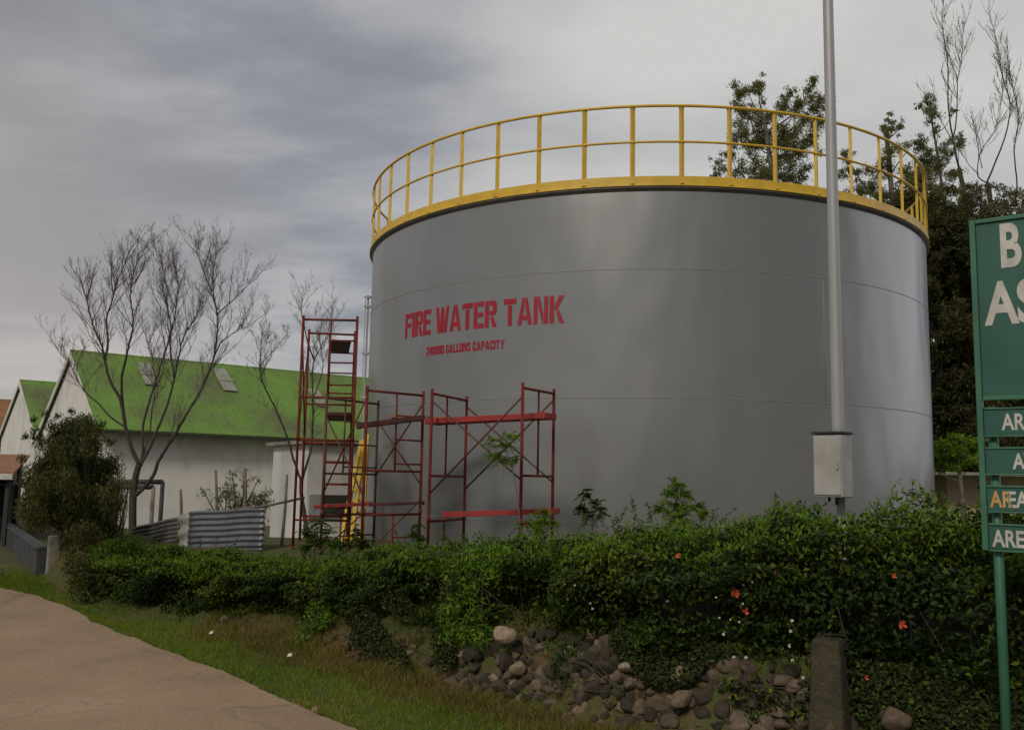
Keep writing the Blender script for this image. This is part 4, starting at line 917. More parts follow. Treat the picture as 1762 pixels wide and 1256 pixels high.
leafy_tree('loose-crowned eucalyptus rising behind the tank, left of the pole', 29,
 [(1345, 700), (1340, 420), (1330, 310), (1320, 240), (1312, 190)],
 [(1285, 160, 20), (1305, 150, 16), (1270, 185, 18), (1290, 205, 24), (1320, 200, 20), (1345, 190, 16), (1355, 165, 14), (1375, 175, 20), (1400, 150, 17), (1410, 175, 18), (1385, 205, 24), (1350, 225, 26), (1310, 240, 26), (1275, 245, 20), (1255, 260, 16), (1240, 285, 14), (1230, 300, 10), (1265, 295, 18), (1300, 285, 26), (1340, 270, 26), (1370, 260, 22), (1390, 245, 18), (1345, 305, 22), (1380, 298, 20), (1400, 225, 14), (1412, 205, 12), (1320, 310, 18), (1295, 315, 16)],
 .12, M['leaf_euc'], (0.10, 0.03), 130, name='eucalyptus_tree', group='loose-crowned trees')
leafy_tree('ragged eucalyptus showing between the pole and the right end of the guard rail', 30,
 [(1560, 700), (1545, 430), (1535, 340), (1528, 250), (1524, 215)],
 [(1528, 205, 12), (1535, 225, 14), (1518, 222, 10), (1550, 215, 8), (1455, 270, 13), (1470, 300, 14), (1450, 300, 12), (1500, 320, 20), (1515, 290, 16), (1530, 262, 16), (1575, 250, 18), (1590, 270, 18), (1555, 300, 18), (1580, 310, 22), (1600, 300, 20), (1615, 280, 18), (1625, 260, 16), (1610, 330, 22), (1640, 300, 16), (1565, 345, 22), (1590, 365, 22), (1520, 340, 18), (1480, 330, 16), (1625, 350, 20), (1650, 330, 16), (1650, 246, 12)],
 .12, M['leaf_euc'], (0.10, 0.03), 130, name='eucalyptus_tree', group='loose-crowned trees')
leafy_tree('sparse small-crowned tree above the right end of the guard rail', 32,
 [(1640, 620), (1632, 420), (1618, 300), (1602, 200)],
 [(1600, 178, 9), (1606, 200, 14), (1592, 172, 8), (1610, 222, 10), (1598, 190, 11), (1580, 182, 6), (1641, 195, 8), (1648, 240, 9)], .08, M['leaf_euc'], (0.10, 0.03), 110, name='eucalyptus_tree', group='loose-crowned trees')
leafy_tree('brownish thin-leaved tree rising above the left corner of the green sign', 27,
 [(1700, 760), (1696, 520), (1690, 400), (1688, 340)],
 blob(1655, 325, 1730, 420, 22, 12, 20)+[(1690, 320, 10), (1672, 335, 10), (1715, 325, 10)], .10, M['leaf_dull'], (0.10, 0.03), 110, name='thin_leaved_tree', group='trees behind the green sign')
leafy_tree('brownish thin-leaved tree above the sign, at the right edge', 28,
 [(1775, 760), (1775, 520), (1765, 400), (1760, 345)],
 blob(1735, 335, 1830, 460, 24, 14, 22), .10, M['leaf_dull'], (0.10, 0.03), 110, name='thin_leaved_tree', group='trees behind the green sign')
leafy_tree('tall dark evergreen between the tank and the green sign', 26,
 [(1640, 900), (1638, 700), (1632, 520), (1628, 400)],
 blob(1585, 365, 1690, 860, 110, 20, 34, lambda x, y: y > 372+abs(x-1625)*.6), .14, M['leaf_forest'], (0.12, 0.045), 170, name='evergreen_tree', group='dark evergreens', droop=.5, dj=1.0)
leafy_tree('dark evergreen behind the green sign, at the right edge', 27.5,
 [(1750, 900), (1748, 700), (1742, 520), (1740, 420)],
 blob(1680, 400, 1860, 830, 120, 24, 38), .14, M['leaf_forest'], (0.12, 0.045), 150, name='evergreen_tree', group='dark evergreens', droop=.5, dj=1.0)
leafy_tree('second dark evergreen hidden mostly behind the right side of the tank', 30,
 [(1560, 900), (1560, 600), (1562, 400)],
 blob(1500, 350, 1660, 560, 45, 22, 34, lambda x, y: y > 345+abs(x-1590)*.3), .14, M['leaf_forest'], (0.12, 0.045), 130, name='evergreen_tree', group='dark evergreens', droop=.5, dj=1.0)
leafy_tree('low bright green feathery tree between the tank and the sign, above the cream building', 18.5,
 [(1660, 920), (1655, 850), (1650, 800), (1648, 770)],
 [(1620, 765, 16), (1640, 758, 14), (1665, 765, 16), (1685, 775, 16), (1612, 785, 12), (1640, 785, 18), (1668, 790, 16), (1690, 795, 14), (1650, 803, 12), (1625, 800, 12)], .05, M['leaf_bright'], (0.09, 0.035), 420, name='feathery_tree', dj=.3)

# shrubs ------------------------------------------------------------
def shrub(label, Y, base, clumps, lmat, leaf, dens, name='shrub', dj=.3, nst=8, group=None, droop=.3, stem_r=.018, bark='bark', sq=1.0):
    b0 = at(*base, Y); b0.z = float(height((b0.x, b0.y))[0])-.02
    root = thing(name, tuple(b0), label, 'plant' if name != 'shrub' else 'shrub', group); P_, N_ = [], []; mb = MB()
    for cx, cy, r in clumps:
        yy = Y+random.gauss(0, dj); c = at(cx, cy, yy); R_ = r*yy/FPX
        md_ = b0.lerp(c, .5)+Vector((random.gauss(0, .04), random.gauss(0, .04), 0)); mb.tube(catmull([b0+Vector((random.gauss(0, .03), random.gauss(0, .03), 0)), md_, c], 4), [stem_r*(1-.75*q/8) for q in range(9)], 5, cap=False)
        nl = int(dens*R_*R_*4)+8; q = rng.normal(size=(nl, 3)); q *= (rng.random(nl)[:, None]**.45)*R_/np.maximum(np.linalg.norm(q, axis=1, keepdims=True), 1e-6); q[:, 2] *= sq
        q *= (1+.35*wav(q/R_*1.0+random.random()*9, 4, 3.0))[:, None]
        P_.append(np.array(c)+q); N_.append(q+rng.normal(size=(nl, 3))*R_*.6)
    mb.build('stems', M[bark], root)
    P_ = np.concatenate(P_); N_ = np.concatenate(N_); sc = .7+.6*rng.random(len(P_))
    leaves_mesh('foliage', P_, N_, leaf[0]*sc, leaf[1]*sc, lmat, root, droop=droop, rnd=np.clip(rng.random(len(P_))*.75+.2*wav(P_, 14, 4)+.1, 0, 1)); return root
def bigshrub(x, y):
    t = (y-725)/290.0
    l = 118-82*math.sin(min(1, max(0, t*1.25))*PI*.75)**.8; r_ = 150+48*math.sin(min(1, max(.0, t*1.35+.15))*PI*.62)
    if y > 900: l = max(l, 116)
    return l+8 < x < r_
shrub('large dark drooping shrub at the road bend beside the low grey wall', 13.7, (150, 1025),
 blob(30, 725, 200, 1010, 250, 12, 26, bigshrub)+blob(132, 930, 205, 1035, 40, 10, 20)+[(58, 722, 8), (78, 712, 8), (100, 716, 8), (122, 708, 7), (150, 722, 8), (176, 730, 8), (190, 760, 10), (44, 750, 9), (38, 790, 10), (60, 745, 12), (90, 732, 12), (115, 728, 12), (140, 740, 14), (165, 755, 14), (70, 760, 14), (100, 745, 16)], M['leaf_dark'], (0.06, 0.015), 2300, dj=.5, droop=2.5, stem_r=.009)
shrub('rounded light green bush at the left end of the hedge, beside the dark shrub', 11.9, (205, 1000), blob(180, 925, 245, 990, 26, 14, 22, lambda x, y: y > 918+abs(x-212)*.5), M['leaf_vine'], (.045, .02), 1100, dj=.15)
shrub('low dark weedy shrub between the large shrub and the road edge', 11.9, (165, 1045),
 blob(118, 965, 200, 1042, 34, 12, 20), M['leaf_dark'], (0.05, 0.016), 1500, dj=.25, droop=1.2, stem_r=.007)
shrub('olive brown dusty shrub behind the bright corrugated sheet', 14.2, (400, 920),
 blob(335, 838, 465, 900, 26, 12, 20, lambda x, y: y > 830+abs(x-405)*.55)+[(400, 815, 12), (420, 812, 12), (445, 825, 10), (395, 830, 14), (425, 830, 14), (350, 845, 12), (462, 845, 9)], M['leaf_dull'], (0.07, 0.018), 420, dj=.3, droop=-1.5)
shrub('grey twiggy bush beside the big bare tree trunk', 16.5, (200, 930), blob(190, 800, 226, 900, 14, 8, 14), M['leaf_dull'], (0.06, 0.015), 180, dj=.2, droop=-1)
def sapling(label, Y, base, path, clumps, lmat, leaf=(0.05, 0.02), dens=700, r_s=.009, fl=True):
    b0 = at(*base, Y); root = thing('sapling', tuple(b0), label, 'plant', 'young plants growing up through the hedge')
    pp_ = catmull([at(x, y, Y) for x, y in path], 5); mb = MB(); mb.tube(pp_, [r_s*(1-.7*i/(len(pp_)-1)) for i in range(len(pp_))], 6)
    P_, N_ = [], []
    for cx, cy, r in clumps:
        c = at(cx, cy, Y+random.gauss(0, .1)); R_ = r*Y/FPX; i = min(range(len(pp_)), key=lambda j: (pp_[j]-c).length)
        mb.tube([pp_[max(i-2, 0)], c], .0035, 4, cap=False)
        # pinnate fronds radiating from the clump centre
        for _ in range(max(6, int(dens*R_*R_*.9)+8)):
            d_ = Vector((random.gauss(0, 1), random.gauss(0, 1), random.gauss(.1, .7))).normalized(); lf = R_*random.uniform(.7, 1.4); o_ = c+Vector((random.gauss(0, .2), random.gauss(0, .2), random.gauss(0, .2)))*R_
            s_ = d_.cross(Vector((0, 0, 1))).normalized(); kk = 9
            for j in range(kk):
                u = (j+1)/kk; q = o_+d_*lf*u-Vector((0, 0, .35*lf*u*u))
                for e in (-1, 1): P_.append(q+s_*e*leaf[0]*.5*(1.1-u*.6)); N_.append(Vector((random.gauss(0, .3), random.gauss(0, .3), 1)))
    mb.build('stem', M['bark_pale'], root, smooth=True)
    P_ = np.array([tuple(p) for p in P_]); N_ = np.array([tuple(p) for p in N_])
    leaves_mesh('foliage', P_, N_, leaf[0], leaf[1], lmat, root, droop=.2); return root
sapling('thin sapling with a yellow-green feathery head in front of the wide scaffold bay', 9.9, (895, 930), [(896, 930), (893, 880), (887, 830), (876, 790), (866, 765)], [(866, 765, 26), (850, 785, 22), (880, 750, 18), (845, 760, 16), (868, 790, 20), (885, 790, 12)], M['leaf_bright'], (0.035, .013), 620)
sapling('bright feathery seedling sticking out of the hedge top in front of the tank', 8.0, (1175, 900), [(1180, 930), (1172, 880), (1168, 840), (1165, 820)], [(1165, 835, 18), (1150, 850, 18), (1180, 852, 18), (1165, 870, 24), (1195, 872, 18), (1140, 875, 16), (1210, 885, 14), (1170, 890, 26)], M['leaf_bright'], (0.035, .014), 1300)
sapling('wispy dark-leaved seedling on the hedge top, left of the bright one', 8.5, (1020, 900), [(1018, 930), (1020, 890), (1015, 860), (1010, 840)], [(1010, 850, 14), (1025, 865, 14), (1000, 870, 12), (1035, 880, 14), (1010, 885, 18)], M['leaf_hedge'], (0.035, .014), 900)
sapling('light green seedling at the right foot of the wide scaffold bay', 9.2, (935, 930), [(930, 950), (928, 910), (935, 885)], [(930, 890, 18), (915, 905, 16), (950, 900, 16), (940, 880, 12), (925, 915, 20)], M['leaf_bright'], (0.035, .014), 800)
sapling('light green plant at the foot of the tall scaffold tower', 10.6, (540, 960), [(540, 980), (542, 930), (545, 900)], [(545, 900, 18), (530, 915, 18), (560, 915, 16), (545, 930, 26), (575, 935, 16), (525, 940, 16)], M['leaf_vine'], (0.04, .016), 900)
sapling('green plant under the low plank of the scaffold bay beside the tank edge', 10.2, (715, 960), [(716, 960), (716, 930), (720, 905)], [(718, 905, 10), (712, 920, 14), (724, 928, 14)], M['leaf_vine'], (0.035, .014), 900)
sapling('dark green weed beside the yellow ladder', 10.4, (612, 960), [(615, 960), (612, 930), (615, 905)], [(612, 915, 14), (620, 930, 16), (600, 935, 14), (628, 940, 12)], M['leaf_hedge'], (0.04, .016), 900)

# ------------------------------------------------------------------ hedge
HL = np.vstack([[-5.45, 12.2], WL[3:14]]); segl = np.linalg.norm(np.diff(HL, axis=0), axis=1); cum = np.concatenate([[0], np.cumsum(segl)]); HT = cum[-1]
def hline(u):
    x = np.interp(u, cum, HL[:, 0]); y = np.interp(u, cum, HL[:, 1])
    e = 0.25; x2 = np.interp(u+e, cum, HL[:, 0]); y2 = np.interp(u+e, cum, HL[:, 1]); x1 = np.interp(u-e, cum, HL[:, 0]); y1 = np.interp(u-e, cum, HL[:, 1])
    t = np.stack([x2-x1, y2-y1], 1); t /= np.linalg.norm(t, axis=1, keepdims=True)+1e-9
    return np.stack([x, y], 1), np.stack([-t[:, 1], t[:, 0]], 1)
XK = [-5.2, -4.0, -2.8, -1.75, -.84, -.05, .72, 1.5, 2.5, 4]
ZTK = [.54, .57, .60, .73, .92, 1.04, 1.20, 1.31, 1.40, 1.44]; ZBK = [-.08, -.08, -.05, .03, .16, .32, .36, .36, .30, .30]
hedge = thing('hedge', (0, 8, 0.4), 'long dense clipped green hedge along the bank in front of the tank', 'hedge')
def hedge_points(n, dmin, dmax, th_lo=-0.95, th_hi=2.6):
    u = rng.uniform(0, HT, n); c, nr = hline(u); x = c[:, 0]
    zt_, zb_ = np.interp(x, XK, ZTK), np.interp(x, XK, ZBK)
    hw = 0.62; hh = (zt_-zb_)/2
    th = rng.uniform(th_lo, th_hi, n)                # 0 = front, pi/2 = top
    ct, sn = np.cos(th), np.sin(th); pw_ = 0.62
    cx = -np.sign(ct)*np.abs(ct)**pw_; cz = np.sign(sn)*np.abs(sn)**pw_
    Q = np.column_stack([u*1.0, th*1.2])
    cx = np.where((cx < 0) & (cz < 0.1), cx*(1-0.38*np.clip(0.1-cz, 0, 1)**.8), cx)
    bump = 0.20-0.50*np.abs(wav(Q, 31, 2.9))**.8+0.20*wav(Q, 32, 6)+0.14*wav(Q, 33, 14)
    r_ = 1+bump-rng.uniform(dmin, dmax, n)
    off = 0.62+cx*hw*r_; z = (zt_+zb_)/2+cz*hh*r_
    end = 1.0
    P_ = np.column_stack([c+nr*off[:, None], z])
    Nn = np.column_stack([nr*(cx)[:, None], cz])
    return P_, Nn, Q, z
P_, N_, Q, z = hedge_points(170000, -0.05, 0.42)
def clear_pole(P_): return ~((np.hypot(P_[:, 0]-(px0-.04), P_[:, 1]-YP+.08) < .15) & (P_[:, 2] > .92))
kk_ = clear_pole(P_); P_, N_, Q = P_[kk_], N_[kk_], Q[kk_]
N2 = N_*1.0+rng.normal(size=P_.shape)*.55; N2[:, 2] += .25
sc = .6+.8*rng.random(len(P_))
rr = np.clip(rng.random(len(P_))*.72+.22*wav(Q, 41, 2.6)+.10, 0, 1)
leaves_mesh('foliage', P_, N2, .038*sc, .022*sc, M['leaf_hedge'], hedge, droop=.4, rnd=rr)
# long sprawling shoots, some hanging down over the bank
P_, N_, Q, z = hedge_points(420, -0.05, 0.02, -1.0, 2.1); mbs = MB(); SP, SN = [], []
kk_ = clear_pole(P_)
for p, nn_ in zip(P_[kk_], N_[kk_]):
    p = Vector(p); d_ = Vector(nn_); d_.z = max(d_.z, .1); d_ = (d_.normalized()+Vector((random.gauss(0, .35), random.gauss(0, .35), random.gauss(0.1, .35)))).normalized(); l_ = random.uniform(.08, .30); q_ = [p]
    for k in range(6): d_ = (d_+Vector((0, 0, -.10))).normalized(); q_.append(q_[-1]+d_*l_/6)
    mbs.tube(q_, .0022, 3, cap=False)
    for k in range(int(l_*90)):
        a_ = random.random()*5.99; b0_ = int(a_); c_ = q_[b0_].lerp(q_[b0_+1], a_-b0_); SP.append(tuple(c_+Vector((random.gauss(0, .012), random.gauss(0, .012), random.gauss(0, .012))))); SN.append((random.gauss(0, .6), random.gauss(0, .6), 1))
SP = np.array(SP); leaves_mesh('shoot_leaves', SP, np.array(SN), .034*(.6+.8*rng.random(len(SP))), .017, M['leaf_vine'], hedge, droop=.6)
# young shoots standing out of the surface
P_, N_, Q, z = hedge_points(16000, -0.16, -0.02, 0.5, 2.2)
P_ = P_[clear_pole(P_)]
leaves_mesh('shoots', P_, rng.normal(size=P_.shape), .045, .016, M['leaf_bright'], hedge, droop=-2, rnd=rng.random(len(P_))*.6)
# interior of dense twigs around an added core
mb = MB(); mb.add(mbs.v, mbs.f)
for k in range(900):
    u = random.uniform(0, HT); c, nr = hline(np.array([u])); x = c[0, 0]; zt_, zb_ = np.interp(x, XK, ZTK), np.interp(x, XK, ZBK); o_ = random.uniform(.3, .95)
    b_ = Vector((c[0, 0]+nr[0, 0]*o_, c[0, 1]+nr[0, 1]*o_, zb_-.05)); e_ = b_+Vector((random.gauss(0, .2), random.gauss(0, .2), (zt_-zb_)*random.uniform(.6, .95)))
    mb.tube([b_, b_.lerp(e_, .5)+Vector((random.gauss(0, .05), random.gauss(0, .05), 0)), e_], [.009, .006, .003], 4, cap=False)
mb.build('stems', M['bark'], hedge)
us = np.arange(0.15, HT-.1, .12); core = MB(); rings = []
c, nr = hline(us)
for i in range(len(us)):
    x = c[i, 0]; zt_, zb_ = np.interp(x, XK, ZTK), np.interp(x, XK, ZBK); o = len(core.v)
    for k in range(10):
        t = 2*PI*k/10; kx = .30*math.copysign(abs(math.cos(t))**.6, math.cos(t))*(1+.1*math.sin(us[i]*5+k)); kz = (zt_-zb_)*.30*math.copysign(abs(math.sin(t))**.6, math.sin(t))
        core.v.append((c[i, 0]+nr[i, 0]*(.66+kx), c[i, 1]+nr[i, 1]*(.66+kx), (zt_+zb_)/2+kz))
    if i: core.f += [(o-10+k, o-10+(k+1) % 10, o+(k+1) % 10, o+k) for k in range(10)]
core.build('light_stop_core', mat('dark hedge core', (0.018, 0.020, 0.010), (0.03, 0.028, 0.014), 20, .95, bump=.8), hedge)  # added dark core that stops light passing through the hedge
# red and white blossoms on the hedge
def blossom(px, py, Y, r, m, k, nm):
    c = at(px, py, Y); mb = MB(); 
    for i in range(k):
        a = 2*PI*i/k+random.random(); d_ = Vector((math.cos(a), -.3, math.sin(a))); s_ = Vector((-math.sin(a), 0, math.cos(a)))
        mb.add([c, c+d_*r*.6+s_*r*.35, c+d_*r+Vector((0, -.3*r, 0)), c+d_*r*.6-s_*r*.35], [(0, 1, 2, 3)])
    mb.tube([c+Vector((0, .02, 0)), c+Vector((0, -.3*r, 0))], r*.14, 5)
    mb.build(nm, m, hedge)
def hy(px, py):      # forward distance of the hedge front on a ray
    d = ray(px, py); best = None
    for t_ in np.linspace(4, 13, 181):
        p = Vector((0, 0, EYE))+d*(t_/d.y); s_, _ = wdist([(p.x, p.y)])
        if s_[0] > 0.02: return t_
    return 9
for x, y, r, m_, k in ((1265, 1020, .032, 'redflower', 6), (1283, 1051, .024, 'redflower', 6), (1166, 955, .02, 'redflower', 5), (1334, 985, .018, 'redflower', 5), (1552, 1074, .028, 'redflower', 6), (1538, 990, .018, 'redflower', 5), (1491, 1165, .016, 'redflower', 5)):
    blossom(x, y, hy(x, y)-.02, r, M[m_], k, 'red_blossom')
for k_ in range(14):
    x = random.choice([random.uniform(960, 1040), random.uniform(1140, 1270), random.uniform(1240, 1300)]); y = random.uniform(995, 1075); blossom(x, y, hy(x, y)-.03, random.uniform(.006, .011), M['litter'], 5, 'white_blossom')
for x, y in ((1362, 1067), (1360, 1085), (1358, 1110), (1363, 1135), (1381, 1165), (1245, 1090), (1262, 1130), (1283, 1130)): blossom(x, y, hy(x, y)-.03, .012, M['litter'], 5, 'white_blossom')
# vines and weeds spilling over the bank
def spill(label, clumps, lmat, leaf, dens, name, grp=None, sz=0):
    P_, N_ = [], []; mb = MB(); root = None
    for cx, cy, r in clumps:
        Y = min(hy(cx, cy)-.05, onz(cx, cy, .06).y); c = at(cx, cy, Y); R_ = r*Y/FPX
        if root is None: root = thing(name, tuple(c), label, 'plant', grp); top = c
        mb.tube([top, top.lerp(c, .5)+Vector((0, -.03, .04)), c], .004, 4, cap=False)
        nl = int(dens*R_*R_*4)+6; q = rng.normal(size=(nl, 3)); q *= (rng.random(nl)[:, None]**.5)*R_/np.linalg.norm(q, axis=1, keepdims=True); q[:, 1] *= .6
        P_.append(np.array(c)+q); N_.append(q+rng.normal(size=(nl, 3))*R_*.5+np.array([0, -R_*.6, R_*.4]))
    mb.build('stems', M['bark'], root); P_ = np.concatenate(P_); N_ = np.concatenate(N_); sc = .7+.6*rng.random(len(P_))
    leaves_mesh('foliage', P_, N_, leaf[0]*sc, leaf[1]*sc, lmat, root, droop=.8); return root
spill('bright fern-like vine hanging down the hedge above the stone bank', [(830, 955, 30), (800, 970, 26), (780, 985, 26), (845, 985, 26), (815, 1010, 28), (790, 1035, 26), (770, 1060, 24), (820, 1050, 26), (800, 1085, 26), (830, 1095, 24), (775, 1100, 20), (860, 950, 20), (740, 960, 20), (700, 960, 16)], M['leaf_fern'], (.05, .014), 2600, 'vine')
spill('dark weed spilling onto the grass below the left part of the hedge', [(545, 1045, 20), (540, 1065, 20), (530, 1085, 20), (520, 1100, 16), (550, 1075, 20), (510, 1108, 12), (565, 1060, 18)], M['leaf_fern'], (.04, .016), 1900, 'weed_clump', 'weeds on the bank')
spill('low green weed tuft on the bank, left of the hanging vine', [(645, 1075, 16), (635, 1090, 18), (655, 1098, 16), (640, 1110, 14)], M['leaf_hedge'], (.035, .014), 1100, 'weed_clump', 'weeds on the bank')
spill('bright broad-leaved weed in the dark gap under the hedge', [(1105, 1100, 9), (1120, 1095, 8), (1100, 1112, 8)], M['leaf_vine'], (.06, .045), 700, 'weed_clump', 'weeds on the bank')
spill('brown dry weed clump on the earth bank, middle of the picture', [(600, 1095, 18), (620, 1105, 18), (590, 1115, 16), (640, 1125, 18), (610, 1130, 18), (570, 1100, 14)], M['leaf_dry'], (.05, .009), 1500, 'dry_weed', 'weeds on the bank')
spill('brown dry weed clump on the bank just left of the stones', [(690, 1105, 18), (715, 1095, 18), (700, 1130, 18), (735, 1140, 18), (760, 1150, 16), (680, 1145, 16)], M['leaf_dry'], (.05, .009), 1500, 'dry_weed', 'weeds on the bank')
spill('dark ivy around the concrete pillar base', [(1392, 1110, 12), (1395, 1140, 14), (1412, 1210, 14), (1450, 1230, 16), (1400, 1175, 14), (1462, 1120, 14), (1465, 1160, 14), (1470, 1200, 16), (1420, 1095, 12), (1448, 1092, 12), (1415, 1240, 16)], M['leaf_cover_shaded'], (.034, .022), 1400, 'ivy', 'weeds on the bank')
spill('leafy creeper over the stones right of the broken pillar base', [(1290, 1180, 22), (1320, 1200, 24), (1350, 1220, 24), (1270, 1200, 18), (1300, 1230, 24), (1340, 1245, 22), (1380, 1230, 20), (1420, 1225, 18), (1450, 1210, 14), (1390, 1190, 14), (1260, 1180, 14)], M['leaf_hedge'], (.035, .022), 900, 'creeper', 'weeds on the bank')
spill('small green creeper on the stone wall below the vine', [(1075, 1190, 14), (1070, 1210, 14), (1085, 1225, 12), (900, 1180, 12), (895, 1200, 12), (940, 1110, 14), (960, 1125, 14), (985, 1120, 12)], M['leaf_vine'], (.035, .02), 700, 'creeper', 'weeds on the bank')

# ------------------------------------------------------------------ rubble stone wall
def stonemat():
    mt = bpy.data.materials.new('field stones'); mt.use_nodes = True; t = mt.node_tree; b = t.nodes['Principled BSDF']; b.inputs['Roughness'].default_value = 0.9
    a = N(t, 'ShaderNodeAttribute', attribute_name='rnd'); c = RAMP(t, a.outputs['Fac'], [(0, (0.030, 0.026, 0.018)), (.35, (0.080, 0.060, 0.042)), (.75, (0.19, 0.145, 0.105)), (1, (0.34, 0.27, 0.20))])
    tcn = N(t, 'ShaderNodeTexCoord'); n_ = N(t, 'ShaderNodeTexNoise'); n_.inputs['Scale'].default_value = 26; n_.inputs['Detail'].default_value = 7; L(t, tcn.outputs['Object'], n_.inputs[0])
    v = RAMP(t, n_.outputs[0], [(.3, (.6, .6, .5)), (.7, (1.2, 1.15, 1.1))]); L(t, MIX(t, 1.0, c, v, 'MULTIPLY'), b.inputs['Base Color'])
    bp = N(t, 'ShaderNodeBump'); bp.inputs['Strength'].default_value = .7; bp.inputs['Distance'].default_value = .01; L(t, n_.outputs[0], bp.inputs['Height']); L(t, bp.outputs[0], b.inputs['Normal'])
    return mt
import bmesh
bm = bmesh.new(); bmesh.ops.create_icosphere(bm, subdivisions=3, radius=1); IV = np.array([v.co[:] for v in bm.verts]); IF = [tuple(v.index for v in f.verts) for f in bm.faces]; bm.free()
def stone_mesh(name, specs, material):
    vs, fs, rn = [], [], []
    for c, r, sx, sy, sz, val, sd_ in specs:
        rr_ = np.random.default_rng(sd_); D_ = IV.copy()
        rad = 1+.20*wav(IV, sd_, 2.2)+.10*wav(IV, sd_+1, 6)
        for _ in range(9):                           # chop flat facets
            n_ = rr_.normal(size=3); n_ /= np.linalg.norm(n_); dd = (D_*rad[:, None])@n_; lim = rr_.uniform(.46, .80); ov = np.maximum(dd-lim, 0); D_ = D_-(ov*.85/np.maximum(rad, .1))[:, None]*n_
        V = D_*rad[:, None]*np.array([sx, sy, sz])*r; a = rr_.uniform(0, 6.28); ca, sa = math.cos(a*.15), math.sin(a*.15)
        V = V@np.array([[1, 0, 0], [0, ca, -sa], [0, sa, ca]]); b_ = rr_.uniform(-.6, .6); V = V@np.array([[math.cos(b_), 0, math.sin(b_)], [0, 1, 0], [-math.sin(b_), 0, math.cos(b_)]])
        o = len(vs); vs += (V+np.array(c)).tolist(); fs += [tuple(i+o for i in f) for f in IF]; rn += [val]*len(V)
    me = bpy.data.meshes.new(name); me.from_pydata(vs, [], fs); me.polygons.foreach_set('use_smooth', [True]*len(fs))
    a_ = me.attributes.new('rnd', 'FLOAT', 'POINT'); a_.data.foreach_set('value', np.array(rn, np.float32)); me.materials.append(material)
    o = bpy.data.objects.new(name, me); COL.objects.link(o); return o
SM = stonemat(); specs = []
ua = cum[5]+.2
for row in range(10):
    z = .005+row*.052; u = ua+.3*random.random()
    while u < HT:
        r = random.choice([random.uniform(.022, .05), random.uniform(.04, .085)])
        c, nr = hline(np.array([u])); o_ = -.065+z*.42+random.uniform(-.03, .04); p = c[0]+nr[0]*o_; lft = smooth(np.array([(c[0, 0]+.6)/1.0]))[0]
        if random.random() < (.2+.66*lft)*(1-.55*smooth(np.array([(c[0, 0]-1.6)/.8]))[0]) and z < .12+.42*lft+.05:
            specs.append(((p[0], p[1], z+random.uniform(-.03, .03)), r, random.uniform(.9, 1.3), random.uniform(.7, 1), random.uniform(.7, 1.05), random.random()**1.6*.85, random.randrange(99999)))
        u += r*random.uniform(1.1, 1.9)
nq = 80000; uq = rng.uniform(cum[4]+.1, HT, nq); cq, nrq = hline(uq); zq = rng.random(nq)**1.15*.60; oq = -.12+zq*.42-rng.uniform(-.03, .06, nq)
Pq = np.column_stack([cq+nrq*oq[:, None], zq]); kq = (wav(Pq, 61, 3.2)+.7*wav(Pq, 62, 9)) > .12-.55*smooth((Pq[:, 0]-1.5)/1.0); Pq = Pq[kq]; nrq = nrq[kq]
wv = leaves_mesh('ground_cover', Pq, np.column_stack([-nrq, np.full(len(nrq), .6)])+rng.normal(size=Pq.shape)*.5, .030*(.6+.8*rng.random(len(Pq))), .019, M['leaf_cover_shaded'], None, droop=.5)
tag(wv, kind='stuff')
wo_ = stone_mesh('rubble_wall', specs, SM); tag(wo_, 'rough dry rubble stone wall holding the bank under the hedge', 'wall')
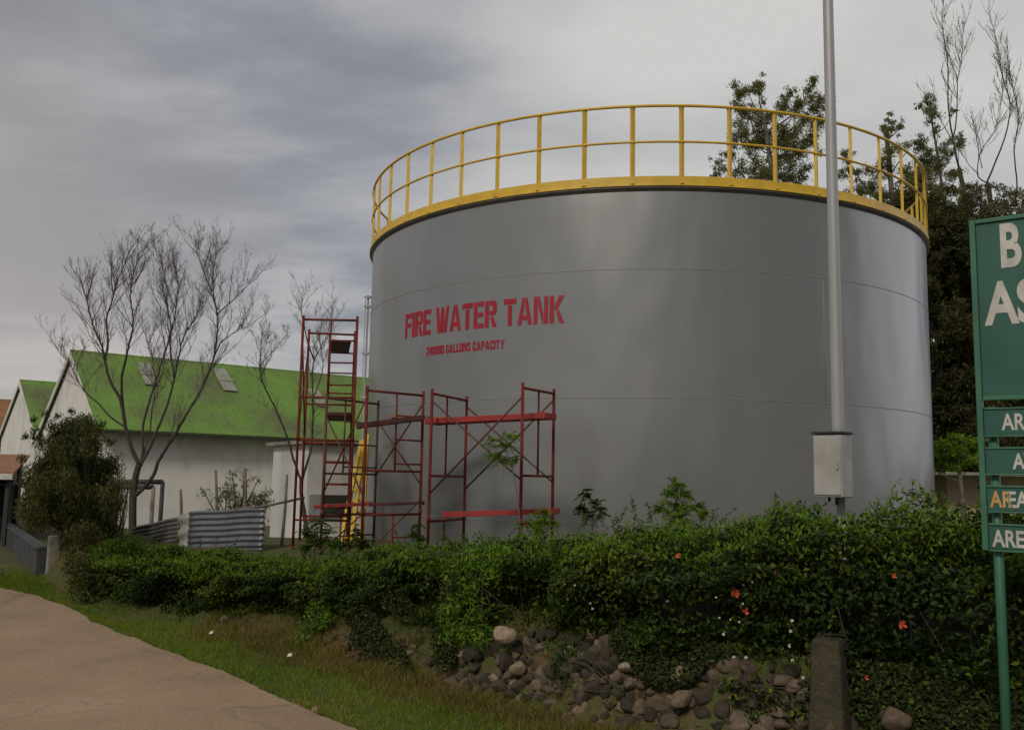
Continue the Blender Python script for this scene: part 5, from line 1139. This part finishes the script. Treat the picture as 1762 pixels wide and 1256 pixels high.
loose = [(867, 1093, .085, .95, 'pale block-like stone at the top left of the rubble wall'), (890, 1150, .06, .85, 'pale rounded stone below the block-like one'), (926, 1180, .055, .7, 'small upright pinkish stone in the left of the rubble wall'), (952, 1212, .085, .55, 'large brown boulder at the foot of the rubble wall'), (1078, 1148, .045, .98, 'small whitish stone standing out in the middle of the rubble wall'), (1172, 1200, .07, .7, 'rounded grey stone low in the rubble wall'), (1272, 1250, .06, .7, 'grey stone at the bottom edge near the creeper'), (1545, 1240, .09, .5, 'broad flat stone at the bottom right behind the sign post'), (1430, 1250, .07, .5, 'stone at the foot of the broken pillar'), (385, 1070, .05, .85, 'pale stone lying below the hedge at left'), (710, 1065, .055, .8, 'pale stone at the hedge foot beside the vine'), (598, 1075, .05, .6, 'brownish stone on the earth slope left of the vine')]
for x, y, r, v, lb in loose:
    Y = hy(x, y)-.10 if x > 800 else hy(x, y)+.0
    if y > 1090 and x > 800:
        Y = min(Y, Y); 
    p = at(x, y, Y); zg = float(height((p.x, p.y))[0]) if x < 800 else p.z
    o = stone_mesh('stone', [((0, 0, 0), r, 1.1, .9, .9, v, int(x))], SM); o.location = (p.x, p.y, max(p.z, zg) if x > 800 else zg+r*.3); tag(o, lb, 'stone', 'loose stones on the bank')
# broken concrete pillar base in the bank
Yc = hy(1430, 1150)-.12; pc = at(1432, 1160, Yc); zt_p = at(1420, 1100, Yc).z
mb = MB(); mb.box((pc.x, pc.y+.05, zt_p/2), (.22, .2, zt_p), Matrix.Rotation(-.6, 3, 'Z'), taper=.72); o = mb.build('pillar_stub', M['mossy'], bevel=.02); tag(o, 'stubby weathered concrete pillar base under the pole, set in the bank', 'pillar')
# litter
for x, y, lb in ((363, 1092, 'small white scrap of litter on the grass at left'), (498, 1131, 'pale scrap of litter on the grass, right of the white one'), (540, 1225, 'small brown leaf litter scrap at the road edge')):
    p = onz(x, y, 0.03); mb = MB(); s_ = .02; mb.add([(p.x-s_, p.y-s_*.6, p.z+.01), (p.x+s_, p.y-s_*.5, p.z+.015), (p.x+s_*.8, p.y+s_*.7, p.z+.04), (p.x-s_*.7, p.y+s_*.6, p.z+.03)], [(0, 1, 2), (0, 2, 3)])
    o = mb.build('litter', M['litter'] if y < 1200 else M['plank_wood']); o.modifiers.new('s', 'SOLIDIFY').thickness = .002; tag(o, lb, 'litter', 'scraps of litter')
